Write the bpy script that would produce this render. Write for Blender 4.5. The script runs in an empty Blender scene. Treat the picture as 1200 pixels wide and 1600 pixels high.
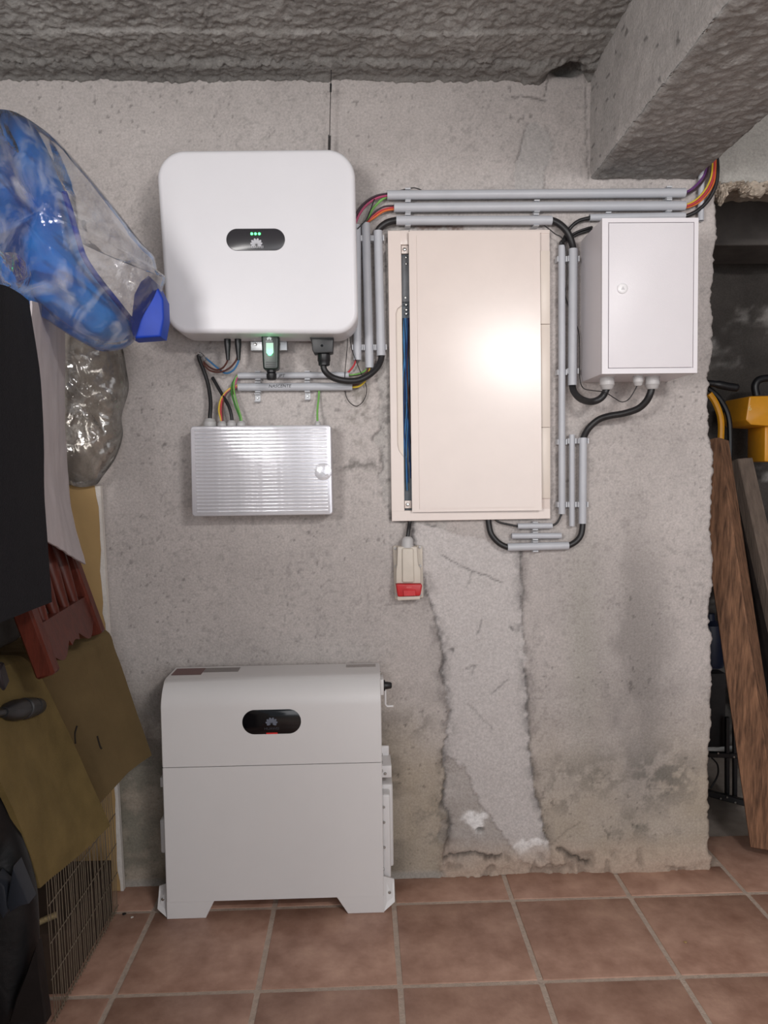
import bpy, bmesh, math, random
import numpy as np
from mathutils.bvhtree import BVHTree
from mathutils import Vector, Matrix
random.seed(7)
scene = bpy.context.scene
COL = scene.collection
# ------------------------------------------------------------------ camera
F_PX, YAW, PITCH, ROLL, CAM_H, CAM_D = 1163.17, .027982, .054558, -.014227, 1.19606, 2.13735
_cy, _sy, _cp, _sp = math.cos(YAW), math.sin(YAW), math.cos(PITCH), math.sin(PITCH)
FW = Vector((_sy*_cp, _cy*_cp, -_sp)); _r = Vector((_cy, -_sy, 0)); _u = _r.cross(FW)
RT = _r*math.cos(ROLL) + _u*math.sin(ROLL); UP = _u*math.cos(ROLL) - _r*math.sin(ROLL)
CAM = Vector((0, -CAM_D, CAM_H))
cd = bpy.data.cameras.new('camera'); cam = bpy.data.objects.new('camera', cd); COL.objects.link(cam)
cd.sensor_fit = 'VERTICAL'; cd.sensor_height = 36; cd.sensor_width = 27; cd.lens = F_PX/1600*36; cd.clip_start = .05
cam.matrix_world = Matrix(((RT.x, UP.x, -FW.x, CAM.x), (RT.y, UP.y, -FW.y, CAM.y), (RT.z, UP.z, -FW.z, CAM.z), (0, 0, 0, 1)))
scene.camera = cam
# ------------------------------------------------------------------ light
world = bpy.data.worlds.new('world'); scene.world = world; world.use_nodes = True
world.node_tree.nodes['Background'].inputs[0].default_value = (.80, .90, 1, 1)
world.node_tree.nodes['Background'].inputs[1].default_value = .35
def area(name, loc, target, sx, sy, power, color):
    l = bpy.data.lights.new(name, 'AREA'); l.shape = 'RECTANGLE'; l.size = sx; l.size_y = sy; l.energy = power; l.color = color
    o = bpy.data.objects.new(name, l); COL.objects.link(o); o.location = loc
    o.rotation_euler = (Vector(target)-Vector(loc)).to_track_quat('-Z', 'Y').to_euler()
    return o
area('garage_door_daylight', (1.1, -4.3, 1.15), (.6, 0, 1.1), 2.4, 1.9, 38, (.98, .98, 1))
area('window_light', (-1.0, -2.75, 1.62), (.2, 0, 1.2), .5, .5, 29, (1, .97, .95))
area('ceiling_lamp', (.93, -2.6, 1.985), (.45, 0, 1.3), .45, .14, 25, (1, .96, .94))
vs = scene.view_settings; vs.view_transform = 'Standard'; vs.look = 'None'; vs.exposure = 0; vs.gamma = 1; vs.use_curve_mapping = False

# ------------------------------------------------------------------ pixel -> point in the place
def P(px, py, Y):
    d = FW*F_PX + RT*(px-600) - UP*(py-800); t = (Y+CAM_D)/d.y; return CAM + d*t
def PF(px, py, z=0):
    d = FW*F_PX + RT*(px-600) - UP*(py-800); t = (z-CAM_H)/d.z; return CAM + d*t
# ------------------------------------------------------------------ noise
NT = {}
def vnoise(x, y, seed=0):
    if seed not in NT: NT[seed] = np.random.RandomState(seed).rand(256, 256)
    T = NT[seed]
    xi = np.floor(x).astype(int); yi = np.floor(y).astype(int); fx = x-xi; fy = y-yi
    fx = fx*fx*fx*(fx*(fx*6-15)+10); fy = fy*fy*fy*(fy*(fy*6-15)+10)
    a = T[xi & 255, yi & 255]; b = T[(xi+1) & 255, yi & 255]; c = T[xi & 255, (yi+1) & 255]; d = T[(xi+1) & 255, (yi+1) & 255]
    return (a*(1-fx)+b*fx)*(1-fy) + (c*(1-fx)+d*fx)*fy
def fbm(x, y, f, octv=4, seed=0, gain=.5):
    s = 0; a = 1; t = 0
    for k in range(octv):
        s = s + a*vnoise(np.asarray(x)*f+17.3*k, np.asarray(y)*f+9.1*k, seed+k); t += a; a *= gain; f *= 2.03
    return s/t
def ridged(x, y, f, octv=4, seed=0):
    s = 0; a = 1; t = 0
    for k in range(octv):
        s = s + a*(1-np.abs(2*vnoise(np.asarray(x)*f+5.7*k, np.asarray(y)*f+3.9*k, seed+k)-1)); t += a; a *= .5; f *= 2.1
    return s/t
def sstep(a, b, x):
    t = np.clip((x-a)/(b-a), 0, 1); return t*t*(3-2*t)
def pdist(X, Z, pts):
    D = np.full(np.shape(X), 1e9)
    for (x0, z0), (x1, z1) in zip(pts[:-1], pts[1:]):
        dx, dz = x1-x0, z1-z0; L = dx*dx+dz*dz+1e-12
        t = np.clip(((X-x0)*dx+(Z-z0)*dz)/L, 0, 1)
        D = np.minimum(D, np.hypot(X-x0-t*dx, Z-z0-t*dz))
    return D
def inpoly(X, Z, pts):
    r = np.zeros(np.shape(X), bool); n = len(pts)
    for i in range(n):
        x0, z0 = pts[i]; x1, z1 = pts[(i+1) % n]
        c = ((z0 > Z) != (z1 > Z)) & (X < (x1-x0)*(Z-z0)/((z1-z0) or 1e-9)+x0); r ^= c
    return r
# ------------------------------------------------------------------ materials
def srgb(r, g, b):
    return tuple(((c/255)/12.92 if c/255 <= .04045 else ((c/255+.055)/1.055)**2.4) for c in (r, g, b))
MATS = {}
def mat(name, rgb, rough=.5, metal=0, var=.08, vscale=30, bump=0, bscale=200, spec=.5, emit=None, coat=0, objvar=0, stretch=None, rgb2=None):
    if name in MATS: return MATS[name]
    m = bpy.data.materials.new(name); m.use_nodes = True; nt = m.node_tree; N = nt.nodes; L = nt.links
    b = N['Principled BSDF']; c = srgb(*rgb)
    tc = N.new('ShaderNodeTexCoord'); co = tc.outputs['Object']
    if stretch:
        mp = N.new('ShaderNodeMapping'); mp.inputs['Scale'].default_value = stretch; L.new(co, mp.inputs[0]); co = mp.outputs[0]
    if objvar:
        oi = N.new('ShaderNodeObjectInfo'); va = N.new('ShaderNodeVectorMath'); va.operation = 'MULTIPLY_ADD'
        va.inputs[1].default_value = (37, 53, 71); L.new(oi.outputs['Random'], va.inputs[0]); L.new(co, va.inputs[2]); co = va.outputs[0]
    n = N.new('ShaderNodeTexNoise'); n.inputs['Scale'].default_value = vscale; n.inputs['Detail'].default_value = 5; n.inputs['Roughness'].default_value = .6; L.new(co, n.inputs['Vector'])
    r = N.new('ShaderNodeValToRGB'); e = r.color_ramp.elements
    c2 = srgb(*rgb2) if rgb2 else c
    e[0].position = .3; e[1].position = .7
    e[0].color = (*[max(0, v*(1-var)) for v in c], 1); e[1].color = (*[min(1, v*(1+var)) for v in c2], 1)
    L.new(n.outputs['Fac'], r.inputs[0]); out = r.outputs[0]
    if objvar:
        h = N.new('ShaderNodeHueSaturation'); mr = N.new('ShaderNodeMapRange'); mr.inputs[3].default_value = 1-objvar; mr.inputs[4].default_value = 1+objvar
        L.new(oi.outputs['Random'], mr.inputs[0]); L.new(mr.outputs[0], h.inputs['Value']); L.new(out, h.inputs['Color']); out = h.outputs[0]
    L.new(out, b.inputs['Base Color'])
    b.inputs['Roughness'].default_value = rough; b.inputs['Metallic'].default_value = metal; b.inputs['Specular IOR Level'].default_value = spec
    b.inputs['Coat Weight'].default_value = coat
    if emit:
        b.inputs['Emission Color'].default_value = (*srgb(*emit[0]), 1); b.inputs['Emission Strength'].default_value = emit[1]
    if bump:
        n2 = N.new('ShaderNodeTexNoise'); n2.inputs['Scale'].default_value = bscale; n2.inputs['Detail'].default_value = 4; L.new(co, n2.inputs['Vector'])
        bp = N.new('ShaderNodeBump'); bp.inputs['Strength'].default_value = bump; bp.inputs['Distance'].default_value = .003
        L.new(n2.outputs['Fac'], bp.inputs['Height']); L.new(bp.outputs[0], b.inputs['Normal'])
    MATS[name] = m; return m
def concrete(name, bump=.4, bscale=190, rough=.92):
    m = bpy.data.materials.new(name); m.use_nodes = True; nt = m.node_tree; N = nt.nodes; L = nt.links; b = N['Principled BSDF']
    at = N.new('ShaderNodeAttribute'); at.attribute_name = 'Col'; tc = N.new('ShaderNodeTexCoord')
    n = N.new('ShaderNodeTexNoise'); n.inputs['Scale'].default_value = 150; n.inputs['Detail'].default_value = 8; n.inputs['Roughness'].default_value = .75; L.new(tc.outputs['Object'], n.inputs['Vector'])
    mr = N.new('ShaderNodeMapRange'); mr.inputs[1].default_value = .3; mr.inputs[2].default_value = .7; mr.inputs[3].default_value = .74; mr.inputs[4].default_value = 1.2; L.new(n.outputs['Fac'], mr.inputs[0])
    v = N.new('ShaderNodeTexVoronoi'); v.inputs['Scale'].default_value = 75; L.new(tc.outputs['Object'], v.inputs['Vector'])
    r2 = N.new('ShaderNodeMapRange'); r2.inputs[1].default_value = .02; r2.inputs[2].default_value = .16; r2.inputs[3].default_value = .86; r2.inputs[4].default_value = 1; L.new(v.outputs['Distance'], r2.inputs[0])
    mu = N.new('ShaderNodeMath'); mu.operation = 'MULTIPLY'; L.new(mr.outputs[0], mu.inputs[0]); L.new(r2.outputs[0], mu.inputs[1])
    mx = N.new('ShaderNodeVectorMath'); mx.operation = 'SCALE'; L.new(at.outputs['Color'], mx.inputs[0]); L.new(mu.outputs[0], mx.inputs['Scale'])
    L.new(mx.outputs[0], b.inputs['Base Color']); b.inputs['Roughness'].default_value = rough; b.inputs['Specular IOR Level'].default_value = .25
    n2 = N.new('ShaderNodeTexNoise'); n2.inputs['Scale'].default_value = bscale; n2.inputs['Detail'].default_value = 6; L.new(tc.outputs['Object'], n2.inputs['Vector'])
    bp = N.new('ShaderNodeBump'); bp.inputs['Strength'].default_value = bump; bp.inputs['Distance'].default_value = .003
    L.new(n2.outputs['Fac'], bp.inputs['Height']); L.new(bp.outputs[0], b.inputs['Normal'])
    MATS[name] = m; return m
def film(name, tint, clear, haze, rough=.12):
    m = bpy.data.materials.new(name); m.use_nodes = True; nt = m.node_tree; N = nt.nodes; L = nt.links
    for x in list(N): N.remove(x)
    o = N.new('ShaderNodeOutputMaterial'); t = N.new('ShaderNodeBsdfTransparent'); t.inputs[0].default_value = (*clear, 1)
    d = N.new('ShaderNodeBsdfDiffuse'); d.inputs[0].default_value = (*tint, 1)
    g = N.new('ShaderNodeBsdfGlossy'); g.inputs['Roughness'].default_value = rough; g.inputs[0].default_value = (1, 1, 1, 1)
    tc = N.new('ShaderNodeTexCoord'); n = N.new('ShaderNodeTexNoise'); n.inputs['Scale'].default_value = 14; n.inputs['Detail'].default_value = 5; n.inputs['Distortion'].default_value = 1.2; L.new(tc.outputs['Object'], n.inputs['Vector'])
    mr = N.new('ShaderNodeMapRange'); mr.inputs[1].default_value = .45; mr.inputs[2].default_value = .72; mr.inputs[3].default_value = haze*.12; mr.inputs[4].default_value = haze; L.new(n.outputs['Fac'], mr.inputs[0])
    m1 = N.new('ShaderNodeMixShader'); L.new(mr.outputs[0], m1.inputs[0]); L.new(t.outputs[0], m1.inputs[1]); L.new(d.outputs[0], m1.inputs[2])
    fr = N.new('ShaderNodeFresnel'); fr.inputs[0].default_value = 1.65
    m2 = N.new('ShaderNodeMixShader'); L.new(fr.outputs[0], m2.inputs[0]); L.new(m1.outputs[0], m2.inputs[1]); L.new(g.outputs[0], m2.inputs[2])
    bp = N.new('ShaderNodeBump'); bp.inputs['Strength'].default_value = .35; bp.inputs['Distance'].default_value = .01; L.new(n.outputs['Fac'], bp.inputs['Height'])
    L.new(bp.outputs[0], g.inputs['Normal']); L.new(m2.outputs[0], o.inputs[0]); MATS[name] = m; return m
# ------------------------------------------------------------------ mesh building
class MB:
    def __init__(s): s.v = []; s.f = []
    def add(s, vs, fs):
        o = len(s.v); s.v += [tuple(v) for v in vs]; s.f += [tuple(i+o for i in f) for f in fs]; return s
    def box(s, x0, x1, y0, y1, z0, z1, bev=0, seg=2):
        bm = bmesh.new(); M = Matrix.Diagonal((abs(x1-x0), abs(y1-y0), abs(z1-z0), 1)); M.translation = ((x0+x1)/2, (y0+y1)/2, (z0+z1)/2)
        bmesh.ops.create_cube(bm, size=1, matrix=M)
        if bev: bmesh.ops.bevel(bm, geom=bm.edges[:], offset=bev, segments=seg, affect='EDGES', profile=.5)
        s.frombm(bm); return s
    def frombm(s, bm, M=None):
        bm.verts.index_update(); s.add([(M @ v.co if M else v.co) for v in bm.verts], [[v.index for v in f.verts] for f in bm.faces]); bm.free(); return s
    def prism(s, pts, y0, y1, bev=0, bseg=3):
        """outline in x,z; y0 front (nearer camera), y1 back; the front edge is rounded by bev"""
        pts = [(p[0], p[1]) for p in pts]; n = len(pts)
        A = sum(pts[i][0]*pts[(i+1) % n][1]-pts[(i+1) % n][0]*pts[i][1] for i in range(n))
        if A < 0: pts = pts[::-1]
        def inset(d):
            q = []
            for i in range(n):
                a = Vector(pts[i-1]); b = Vector(pts[i]); c = Vector(pts[(i+1) % n])
                e1 = (b-a); e2 = (c-b)
                n1 = Vector((-e1.y, e1.x)).normalized() if e1.length > 1e-9 else Vector((0, 0)); n2 = Vector((-e2.y, e2.x)).normalized() if e2.length > 1e-9 else n1
                m = (n1+n2); m = m.normalized() if m.length > 1e-6 else n1
                k = max(.5, m.dot(n1)); q.append(b+m*(d/k))
            return q
        rings = [[(p[0], y1, p[1]) for p in pts]]
        if bev:
            sg = 1 if y1 > y0 else -1
            for k in range(bseg+1):
                a = math.pi/2*k/bseg; d = bev*(1-math.cos(a)); y = y0+sg*bev*(1-math.sin(a)); rings.append([(p.x, y, p.y) for p in inset(d)])
        else: rings.append([(p[0], y0, p[1]) for p in pts])
        V = [v for r in rings for v in r]; Fc = []
        for k in range(len(rings)-1):
            for i in range(n):
                j = (i+1) % n; Fc.append((k*n+i, (k+1)*n+i, (k+1)*n+j, k*n+j))
        Fc.append(tuple(range(n))); Fc.append(tuple(reversed([(len(rings)-1)*n+i for i in range(n)])))
        return s.add(V, Fc)
    def ring(s, outer, inner, y0, y1):
        n = len(outer); V = [(p[0], y0, p[1]) for p in outer]+[(p[0], y0, p[1]) for p in inner]+[(p[0], y1, p[1]) for p in outer]+[(p[0], y1, p[1]) for p in inner]; Fc = []
        for i in range(n):
            j = (i+1) % n; Fc += [(i, j, n+j, n+i), (2*n+i, 3*n+i, 3*n+j, 2*n+j), (i, 2*n+i, 2*n+j, j), (n+i, n+j, 3*n+j, 3*n+i)]
        return s.add(V, Fc)
    def tube(s, path, r, seg=10, caps=True, hollow=0):
        path = [Vector(p) for p in path]; n = len(path); R = r if isinstance(r, (list, tuple)) else [r]*n
        t0 = (path[1]-path[0]).normalized(); up = Vector((0, 0, 1)) if abs(t0.z) < .9 else Vector((1, 0, 0)); nx = t0.cross(up).normalized()
        V = []; prev = t0; fr = []
        for i, p in enumerate(path):
            t = ((path[i+1] if i < n-1 else p)-(path[i-1] if i else p)).normalized()
            q = prev.rotation_difference(t); nx = (q @ nx).normalized(); nx = (nx-t*nx.dot(t)).normalized(); ny = t.cross(nx); prev = t; fr.append((p, nx.copy(), ny))
            for k in range(seg):
                a = 2*math.pi*k/seg; V.append(p+(nx*math.cos(a)+ny*math.sin(a))*R[i])
        Fc = [(i*seg+k, i*seg+(k+1) % seg, (i+1)*seg+(k+1) % seg, (i+1)*seg+k) for i in range(n-1) for k in range(seg)]
        if hollow:
            o = len(V)
            for i in (0, n-1):
                p, a_, b_ = fr[i]; d = (path[1]-path[0]).normalized()*.03 if i == 0 else (path[-2]-path[-1]).normalized()*.03
                for q in (p, p+d):
                    for k in range(seg):
                        a = 2*math.pi*k/seg; V.append(q+(a_*math.cos(a)+b_*math.sin(a))*(R[i]-hollow))
            for e, base in ((0, 0), (1, (n-1)*seg)):
                i0 = o+e*2*seg
                for k in range(seg):
                    j = (k+1) % seg; Fc.append((base+k, base+j, i0+j, i0+k)); Fc.append((i0+k, i0+j, i0+seg+j, i0+seg+k))
                Fc.append(tuple(i0+seg+k for k in range(seg)))
        elif caps: Fc += [tuple(reversed(range(seg))), tuple((n-1)*seg+k for k in range(seg))]
        return s.add(V, Fc)
    def lathe(s, prof, org, axis, seg=16):
        """prof: (distance along axis, radius)"""
        ax = Vector(axis).normalized(); up = Vector((0, 0, 1)) if abs(ax.z) < .9 else Vector((1, 0, 0)); a = ax.cross(up).normalized(); b = ax.cross(a); o = Vector(org); V = []
        for h, r in prof:
            for k in range(seg):
                t = 2*math.pi*k/seg; V.append(o+ax*h+(a*math.cos(t)+b*math.sin(t))*max(r, 1e-4))
        n = len(prof); Fc = [(i*seg+k, i*seg+(k+1) % seg, (i+1)*seg+(k+1) % seg, (i+1)*seg+k) for i in range(n-1) for k in range(seg)]
        Fc += [tuple(reversed(range(seg))), tuple((n-1)*seg+k for k in range(seg))]
        return s.add(V, Fc)
    def obox(s, a, b, w, h, roll=0, bev=.002, hint=(0, 1, 0)):
        """box along a-b with cross-section w x h"""
        a = Vector(a); b = Vector(b); t = (b-a).normalized(); u = t.cross(Vector(hint)).normalized(); v = t.cross(u)
        u, v = u*math.cos(roll)+v*math.sin(roll), v*math.cos(roll)-u*math.sin(roll)
        bm = bmesh.new(); bmesh.ops.create_cube(bm, size=1, matrix=Matrix.Diagonal((w, h, (b-a).length, 1)))
        if bev: bmesh.ops.bevel(bm, geom=bm.edges[:], offset=bev, segments=1, affect='EDGES')
        M = Matrix(((u.x, v.x, t.x, (a.x+b.x)/2), (u.y, v.y, t.y, (a.y+b.y)/2), (u.z, v.z, t.z, (a.z+b.z)/2), (0, 0, 0, 1)))
        return s.frombm(bm, M)
    def build(s, name, m, parent=None, smooth=True, base=None):
        me = bpy.data.meshes.new(name); o = bpy.data.objects.new(name, me); COL.objects.link(o)
        if parent is not None: off = ORG[parent.name]
        elif base is not None: off = Vector(base)
        else:
            A = np.array(s.v); off = Vector(((A[:, 0].min()+A[:, 0].max())/2, (A[:, 1].min()+A[:, 1].max())/2, A[:, 2].min()))
        me.from_pydata([(v[0]-off.x, v[1]-off.y, v[2]-off.z) for v in s.v], [], s.f)
        bm = bmesh.new(); bm.from_mesh(me); bmesh.ops.recalc_face_normals(bm, faces=bm.faces[:]); bm.to_mesh(me); bm.free()
        me.materials.append(m)
        if smooth:
            me.polygons.foreach_set('use_smooth', [True]*len(me.polygons)); me.set_sharp_from_angle(angle=math.radians(38))
        if parent is not None: o.parent = parent
        else: o.location = off
        ORG[o.name] = off
        return o
ORG = {}
def thing(name, label, cat, loc, group=None):
    o = bpy.data.objects.new(name, None); COL.objects.link(o); o.location = loc; o.empty_display_size = .05; ORG[o.name] = Vector(loc)
    return tag(o, label, cat, group)
def tag(o, label, cat, group=None):
    o['label'] = label; o['category'] = cat
    if group: o['group'] = group
    return o
def struct(o): o['kind'] = 'structure'; return o
def inst(src, name, parent, loc, M=None):
    """another object on the same mesh, placed at loc under parent"""
    o = bpy.data.objects.new(name, src); COL.objects.link(o); o.parent = parent; ORG[o.name] = ORG[parent.name]
    T = Matrix.Translation(Vector(loc)-ORG[parent.name]); o.matrix_local = T @ M if M else T
    return o
def proto(mb, name, m):
    me = bpy.data.meshes.new(name); me.from_pydata([tuple(v) for v in mb.v], [], mb.f)
    bm = bmesh.new(); bm.from_mesh(me); bmesh.ops.recalc_face_normals(bm, faces=bm.faces[:]); bm.to_mesh(me); bm.free()
    me.materials.append(m); me.polygons.foreach_set('use_smooth', [True]*len(me.polygons)); me.set_sharp_from_angle(angle=math.radians(38)); return me
def spline(pts, n=8, closed=False):
    pts = [Vector(p) for p in pts]; out = []; N = len(pts)
    g = (lambda i: pts[i % N]) if closed else (lambda i: pts[min(max(i, 0), N-1)])
    for i in range(N if closed else N-1):
        a, b, c, d = g(i-1), g(i), g(i+1), g(i+2)
        for k in range(n):
            t = k/n; out.append(.5*((2*b)+(c-a)*t+(2*a-5*b+4*c-d)*t*t+(3*b-a-3*c+d)*t**3))
    if not closed: out.append(pts[-1])
    return out
def resample(path, n, closed=False):
    P_ = [Vector(p) for p in path]+([Vector(path[0])] if closed else [])
    L = [0]
    for a, b in zip(P_[:-1], P_[1:]): L.append(L[-1]+(b-a).length)
    out = []; m = n if closed else n-1
    for k in range(n):
        d = L[-1]*k/m; i = max(0, min(len(L)-2, int(np.searchsorted(L, d))-1)); t = (d-L[i])/max(L[i+1]-L[i], 1e-9); out.append(P_[i].lerp(P_[i+1], t))
    return out
def rrect(c, r, n=6):
    """rounded polygon: corners c (x,z) with radius r"""
    out = []; N = len(c)
    for i in range(N):
        a, b, d = Vector(c[i-1]), Vector(c[i]), Vector(c[(i+1) % N]); rr = r[i] if isinstance(r, (list, tuple)) else r
        if rr <= 0: out.append((b.x, b.y)); continue
        u = (a-b).normalized(); v = (d-b).normalized(); h = u.angle(v)/2; tl = rr/math.tan(h); ce = b+(u+v).normalized()*(rr/math.sin(h))
        p0 = b+u*tl; p1 = b+v*tl; a0 = math.atan2(p0.y-ce.y, p0.x-ce.x); a1 = math.atan2(p1.y-ce.y, p1.x-ce.x); dl = (a1-a0+math.pi) % (2*math.pi)-math.pi
        for k in range(n+1): out.append((ce.x+rr*math.cos(a0+dl*k/n), ce.y+rr*math.sin(a0+dl*k/n)))
    return out
def pxz(pts, Y): return [(lambda q: (q.x, q.z))(P(p[0], p[1], Y)) for p in pts]
def rect(x0, x1, z0, z1): return [(x0, z0), (x1, z0), (x1, z1), (x0, z1)]
def pillow(outline, center, t_front, t_back, rings=24, nseg=140, wr=None, power=.55):
    O = resample(spline([P(*p) if not isinstance(p, Vector) else p for p in outline], 8, True), nseg, True); C = P(*center); mb = MB(); V = []; Fc = []
    OA = np.array([tuple(o) for o in O]); CA = np.array(tuple(C))
    for side, T in ((-1, t_front), (1, t_back)):
        base = len(V); sf = 1-np.arange(rings)/rings
        pts = CA+(OA-CA)[None]*sf[:, None, None]; off = (T*(1-sf**2)**power)[:, None]*np.ones((1, nseg))
        if wr: off = off+wr(pts[..., 0], pts[..., 2], side)*(1-sf**6)[:, None]
        pts[..., 1] += side*off; V += [Vector(p) for p in pts.reshape(-1, 3)]
        V.append(Vector((C.x, C.y+side*(T+(float(wr(np.array([C.x]), np.array([C.z]), side)[0]) if wr else 0)), C.z)))
        for i in range(rings-1):
            for k in range(nseg):
                j = (k+1) % nseg; Fc.append((base+i*nseg+k, base+i*nseg+j, base+(i+1)*nseg+j, base+(i+1)*nseg+k))
        for k in range(nseg): Fc.append((base+(rings-1)*nseg+k, base+(rings-1)*nseg+(k+1) % nseg, base+rings*nseg))
    bm = bmesh.new(); vv = [bm.verts.new(v) for v in V]
    for f in Fc: bm.faces.new([vv[i] for i in f])
    bmesh.ops.remove_doubles(bm, verts=bm.verts[:], dist=1e-5); mb.frombm(bm); return mb
def sheet(rows, nu, nv, thick, nz=None, amp=0, freq=8, seed=1):
    """rows: list of point lists (each a cross polyline); lofted smoothly into a sheet of real thickness"""
    R = [resample(spline(r, 6), nu) for r in rows]
    cols = [resample(spline([R[j][i] for j in range(len(R))], 6), nv) if len(R) > 1 else R[0] for i in range(nu)]
    G = np.array([[tuple(cols[i][j]) for j in range(nv)] for i in range(nu)])
    du = np.gradient(G, axis=0); dv = np.gradient(G, axis=1); Nn = np.cross(du, dv); Nn /= np.linalg.norm(Nn, axis=2, keepdims=True)+1e-9
    if amp:
        s = np.linspace(0, 1, nu)[:, None]*np.ones((1, nv)); t = np.linspace(0, 1, nv)[None, :]*np.ones((nu, 1))
        G = G+Nn*((fbm(s, t, freq, 4, seed)-.5)*2*amp)[..., None]
    A = G+Nn*thick/2; B = G-Nn*thick/2; V = [tuple(x) for x in A.reshape(-1, 3)]+[tuple(x) for x in B.reshape(-1, 3)]; o = nu*nv; Fc = []
    for i in range(nu-1):
        for j in range(nv-1):
            a = i*nv+j; b = a+1; c = a+nv+1; d = a+nv; Fc += [(a, b, c, d), (o+a, o+d, o+c, o+b)]
    edge = [i*nv for i in range(nu)]+[(nu-1)*nv+j for j in range(1, nv)]+[i*nv+nv-1 for i in range(nu-2, -1, -1)]+[j for j in range(nv-2, 0, -1)]
    for k in range(len(edge)):
        a, b = edge[k], edge[(k+1) % len(edge)]; Fc.append((a, b, o+b, o+a))
    return MB().add(V, Fc)
def textmesh(body, size, org, shear=0, depth=.0003, align='CENTER', dirx=(1, 0, 0), dirz=(0, 0, 1), font_scale=(1, 1)):
    cu = bpy.data.curves.new('lettering', 'FONT'); cu.body = body; cu.size = size; cu.align_x = align; cu.shear = shear; cu.resolution_u = 3
    o = bpy.data.objects.new('lettering_tmp', cu); COL.objects.link(o); dg = bpy.context.evaluated_depsgraph_get(); me = bpy.data.meshes.new_from_object(o.evaluated_get(dg))
    mb = MB(); X = Vector(dirx); Z = Vector(dirz); O = Vector(org)
    mb.add([O+X*v.co.x*font_scale[0]+Z*v.co.y*font_scale[1] for v in me.vertices], [tuple(p.vertices) for p in me.polygons])
    bpy.data.objects.remove(o); bpy.data.curves.remove(cu); bpy.data.meshes.remove(me); return mb
def petals(cx, cz, R, Y):
    mb = MB()
    for ang, ln, w in ((-14, 1, .17), (14, 1, .17), (-42, .98, .17), (42, .98, .17), (-68, .9, .15), (68, .9, .15), (-93, .68, .12), (93, .68, .12)):
        a = math.radians(ang); d = Vector((math.sin(a), math.cos(a))); n = Vector((d.y, -d.x)); o = Vector((cx, cz)); V = []
        prof = ((.16, .02), (.4, .55), (.62, .95), (.8, 1), (.92, .75), (1, .25))
        for t, k in prof: V.append(o+d*(t*ln*R)+n*(k*w*R))
        for t, k in reversed(prof): V.append(o+d*(t*ln*R)-n*(k*w*R))
        mb.add([(v.x, Y, v.y) for v in V], [tuple(range(len(V)))])
    return mb
def gridmesh(name, G, colr, m, base=(0, 0, 0)):
    """G: (nu,nv,3) array of points, colr: (nu,nv,3)"""
    nu, nv = G.shape[:2]; idx = np.arange(nu*nv).reshape(nu, nv)
    Q = np.stack([idx[:-1, :-1], idx[1:, :-1], idx[1:, 1:], idx[:-1, 1:]], -1).reshape(-1, 4)
    me = bpy.data.meshes.new(name); me.vertices.add(nu*nv); me.vertices.foreach_set('co', (G-np.array(base)).astype(np.float32).ravel())
    me.loops.add(Q.size); me.loops.foreach_set('vertex_index', Q.ravel().astype(np.int32)); me.polygons.add(len(Q)); me.polygons.foreach_set('loop_start', np.arange(0, Q.size, 4, dtype=np.int32)); me.polygons.foreach_set('use_smooth', np.ones(len(Q), bool))
    me.update(calc_edges=True)
    ca = me.color_attributes.new('Col', 'FLOAT_COLOR', 'POINT'); c4 = np.ones((nu*nv, 4), np.float32); c4[:, :3] = np.clip(colr.reshape(-1, 3), .004, .95); ca.data.foreach_set('color', c4.ravel())
    me.materials.append(m); o = bpy.data.objects.new(name, me); COL.objects.link(o); o.location = base; ORG[o.name] = Vector(base); return o
CONC = concrete('concrete_wall'); CONC_ROUGH = concrete('concrete_rough', bump=1.0, bscale=110)
ZC = 2.303; XR = 1.014; XB0, XB1, ZB = .657, .956, 2.014
W = lambda px, py: (lambda q: (q.x, q.z))(P(px, py, 0))
WL = lambda pts: [W(*p) for p in pts]
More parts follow.
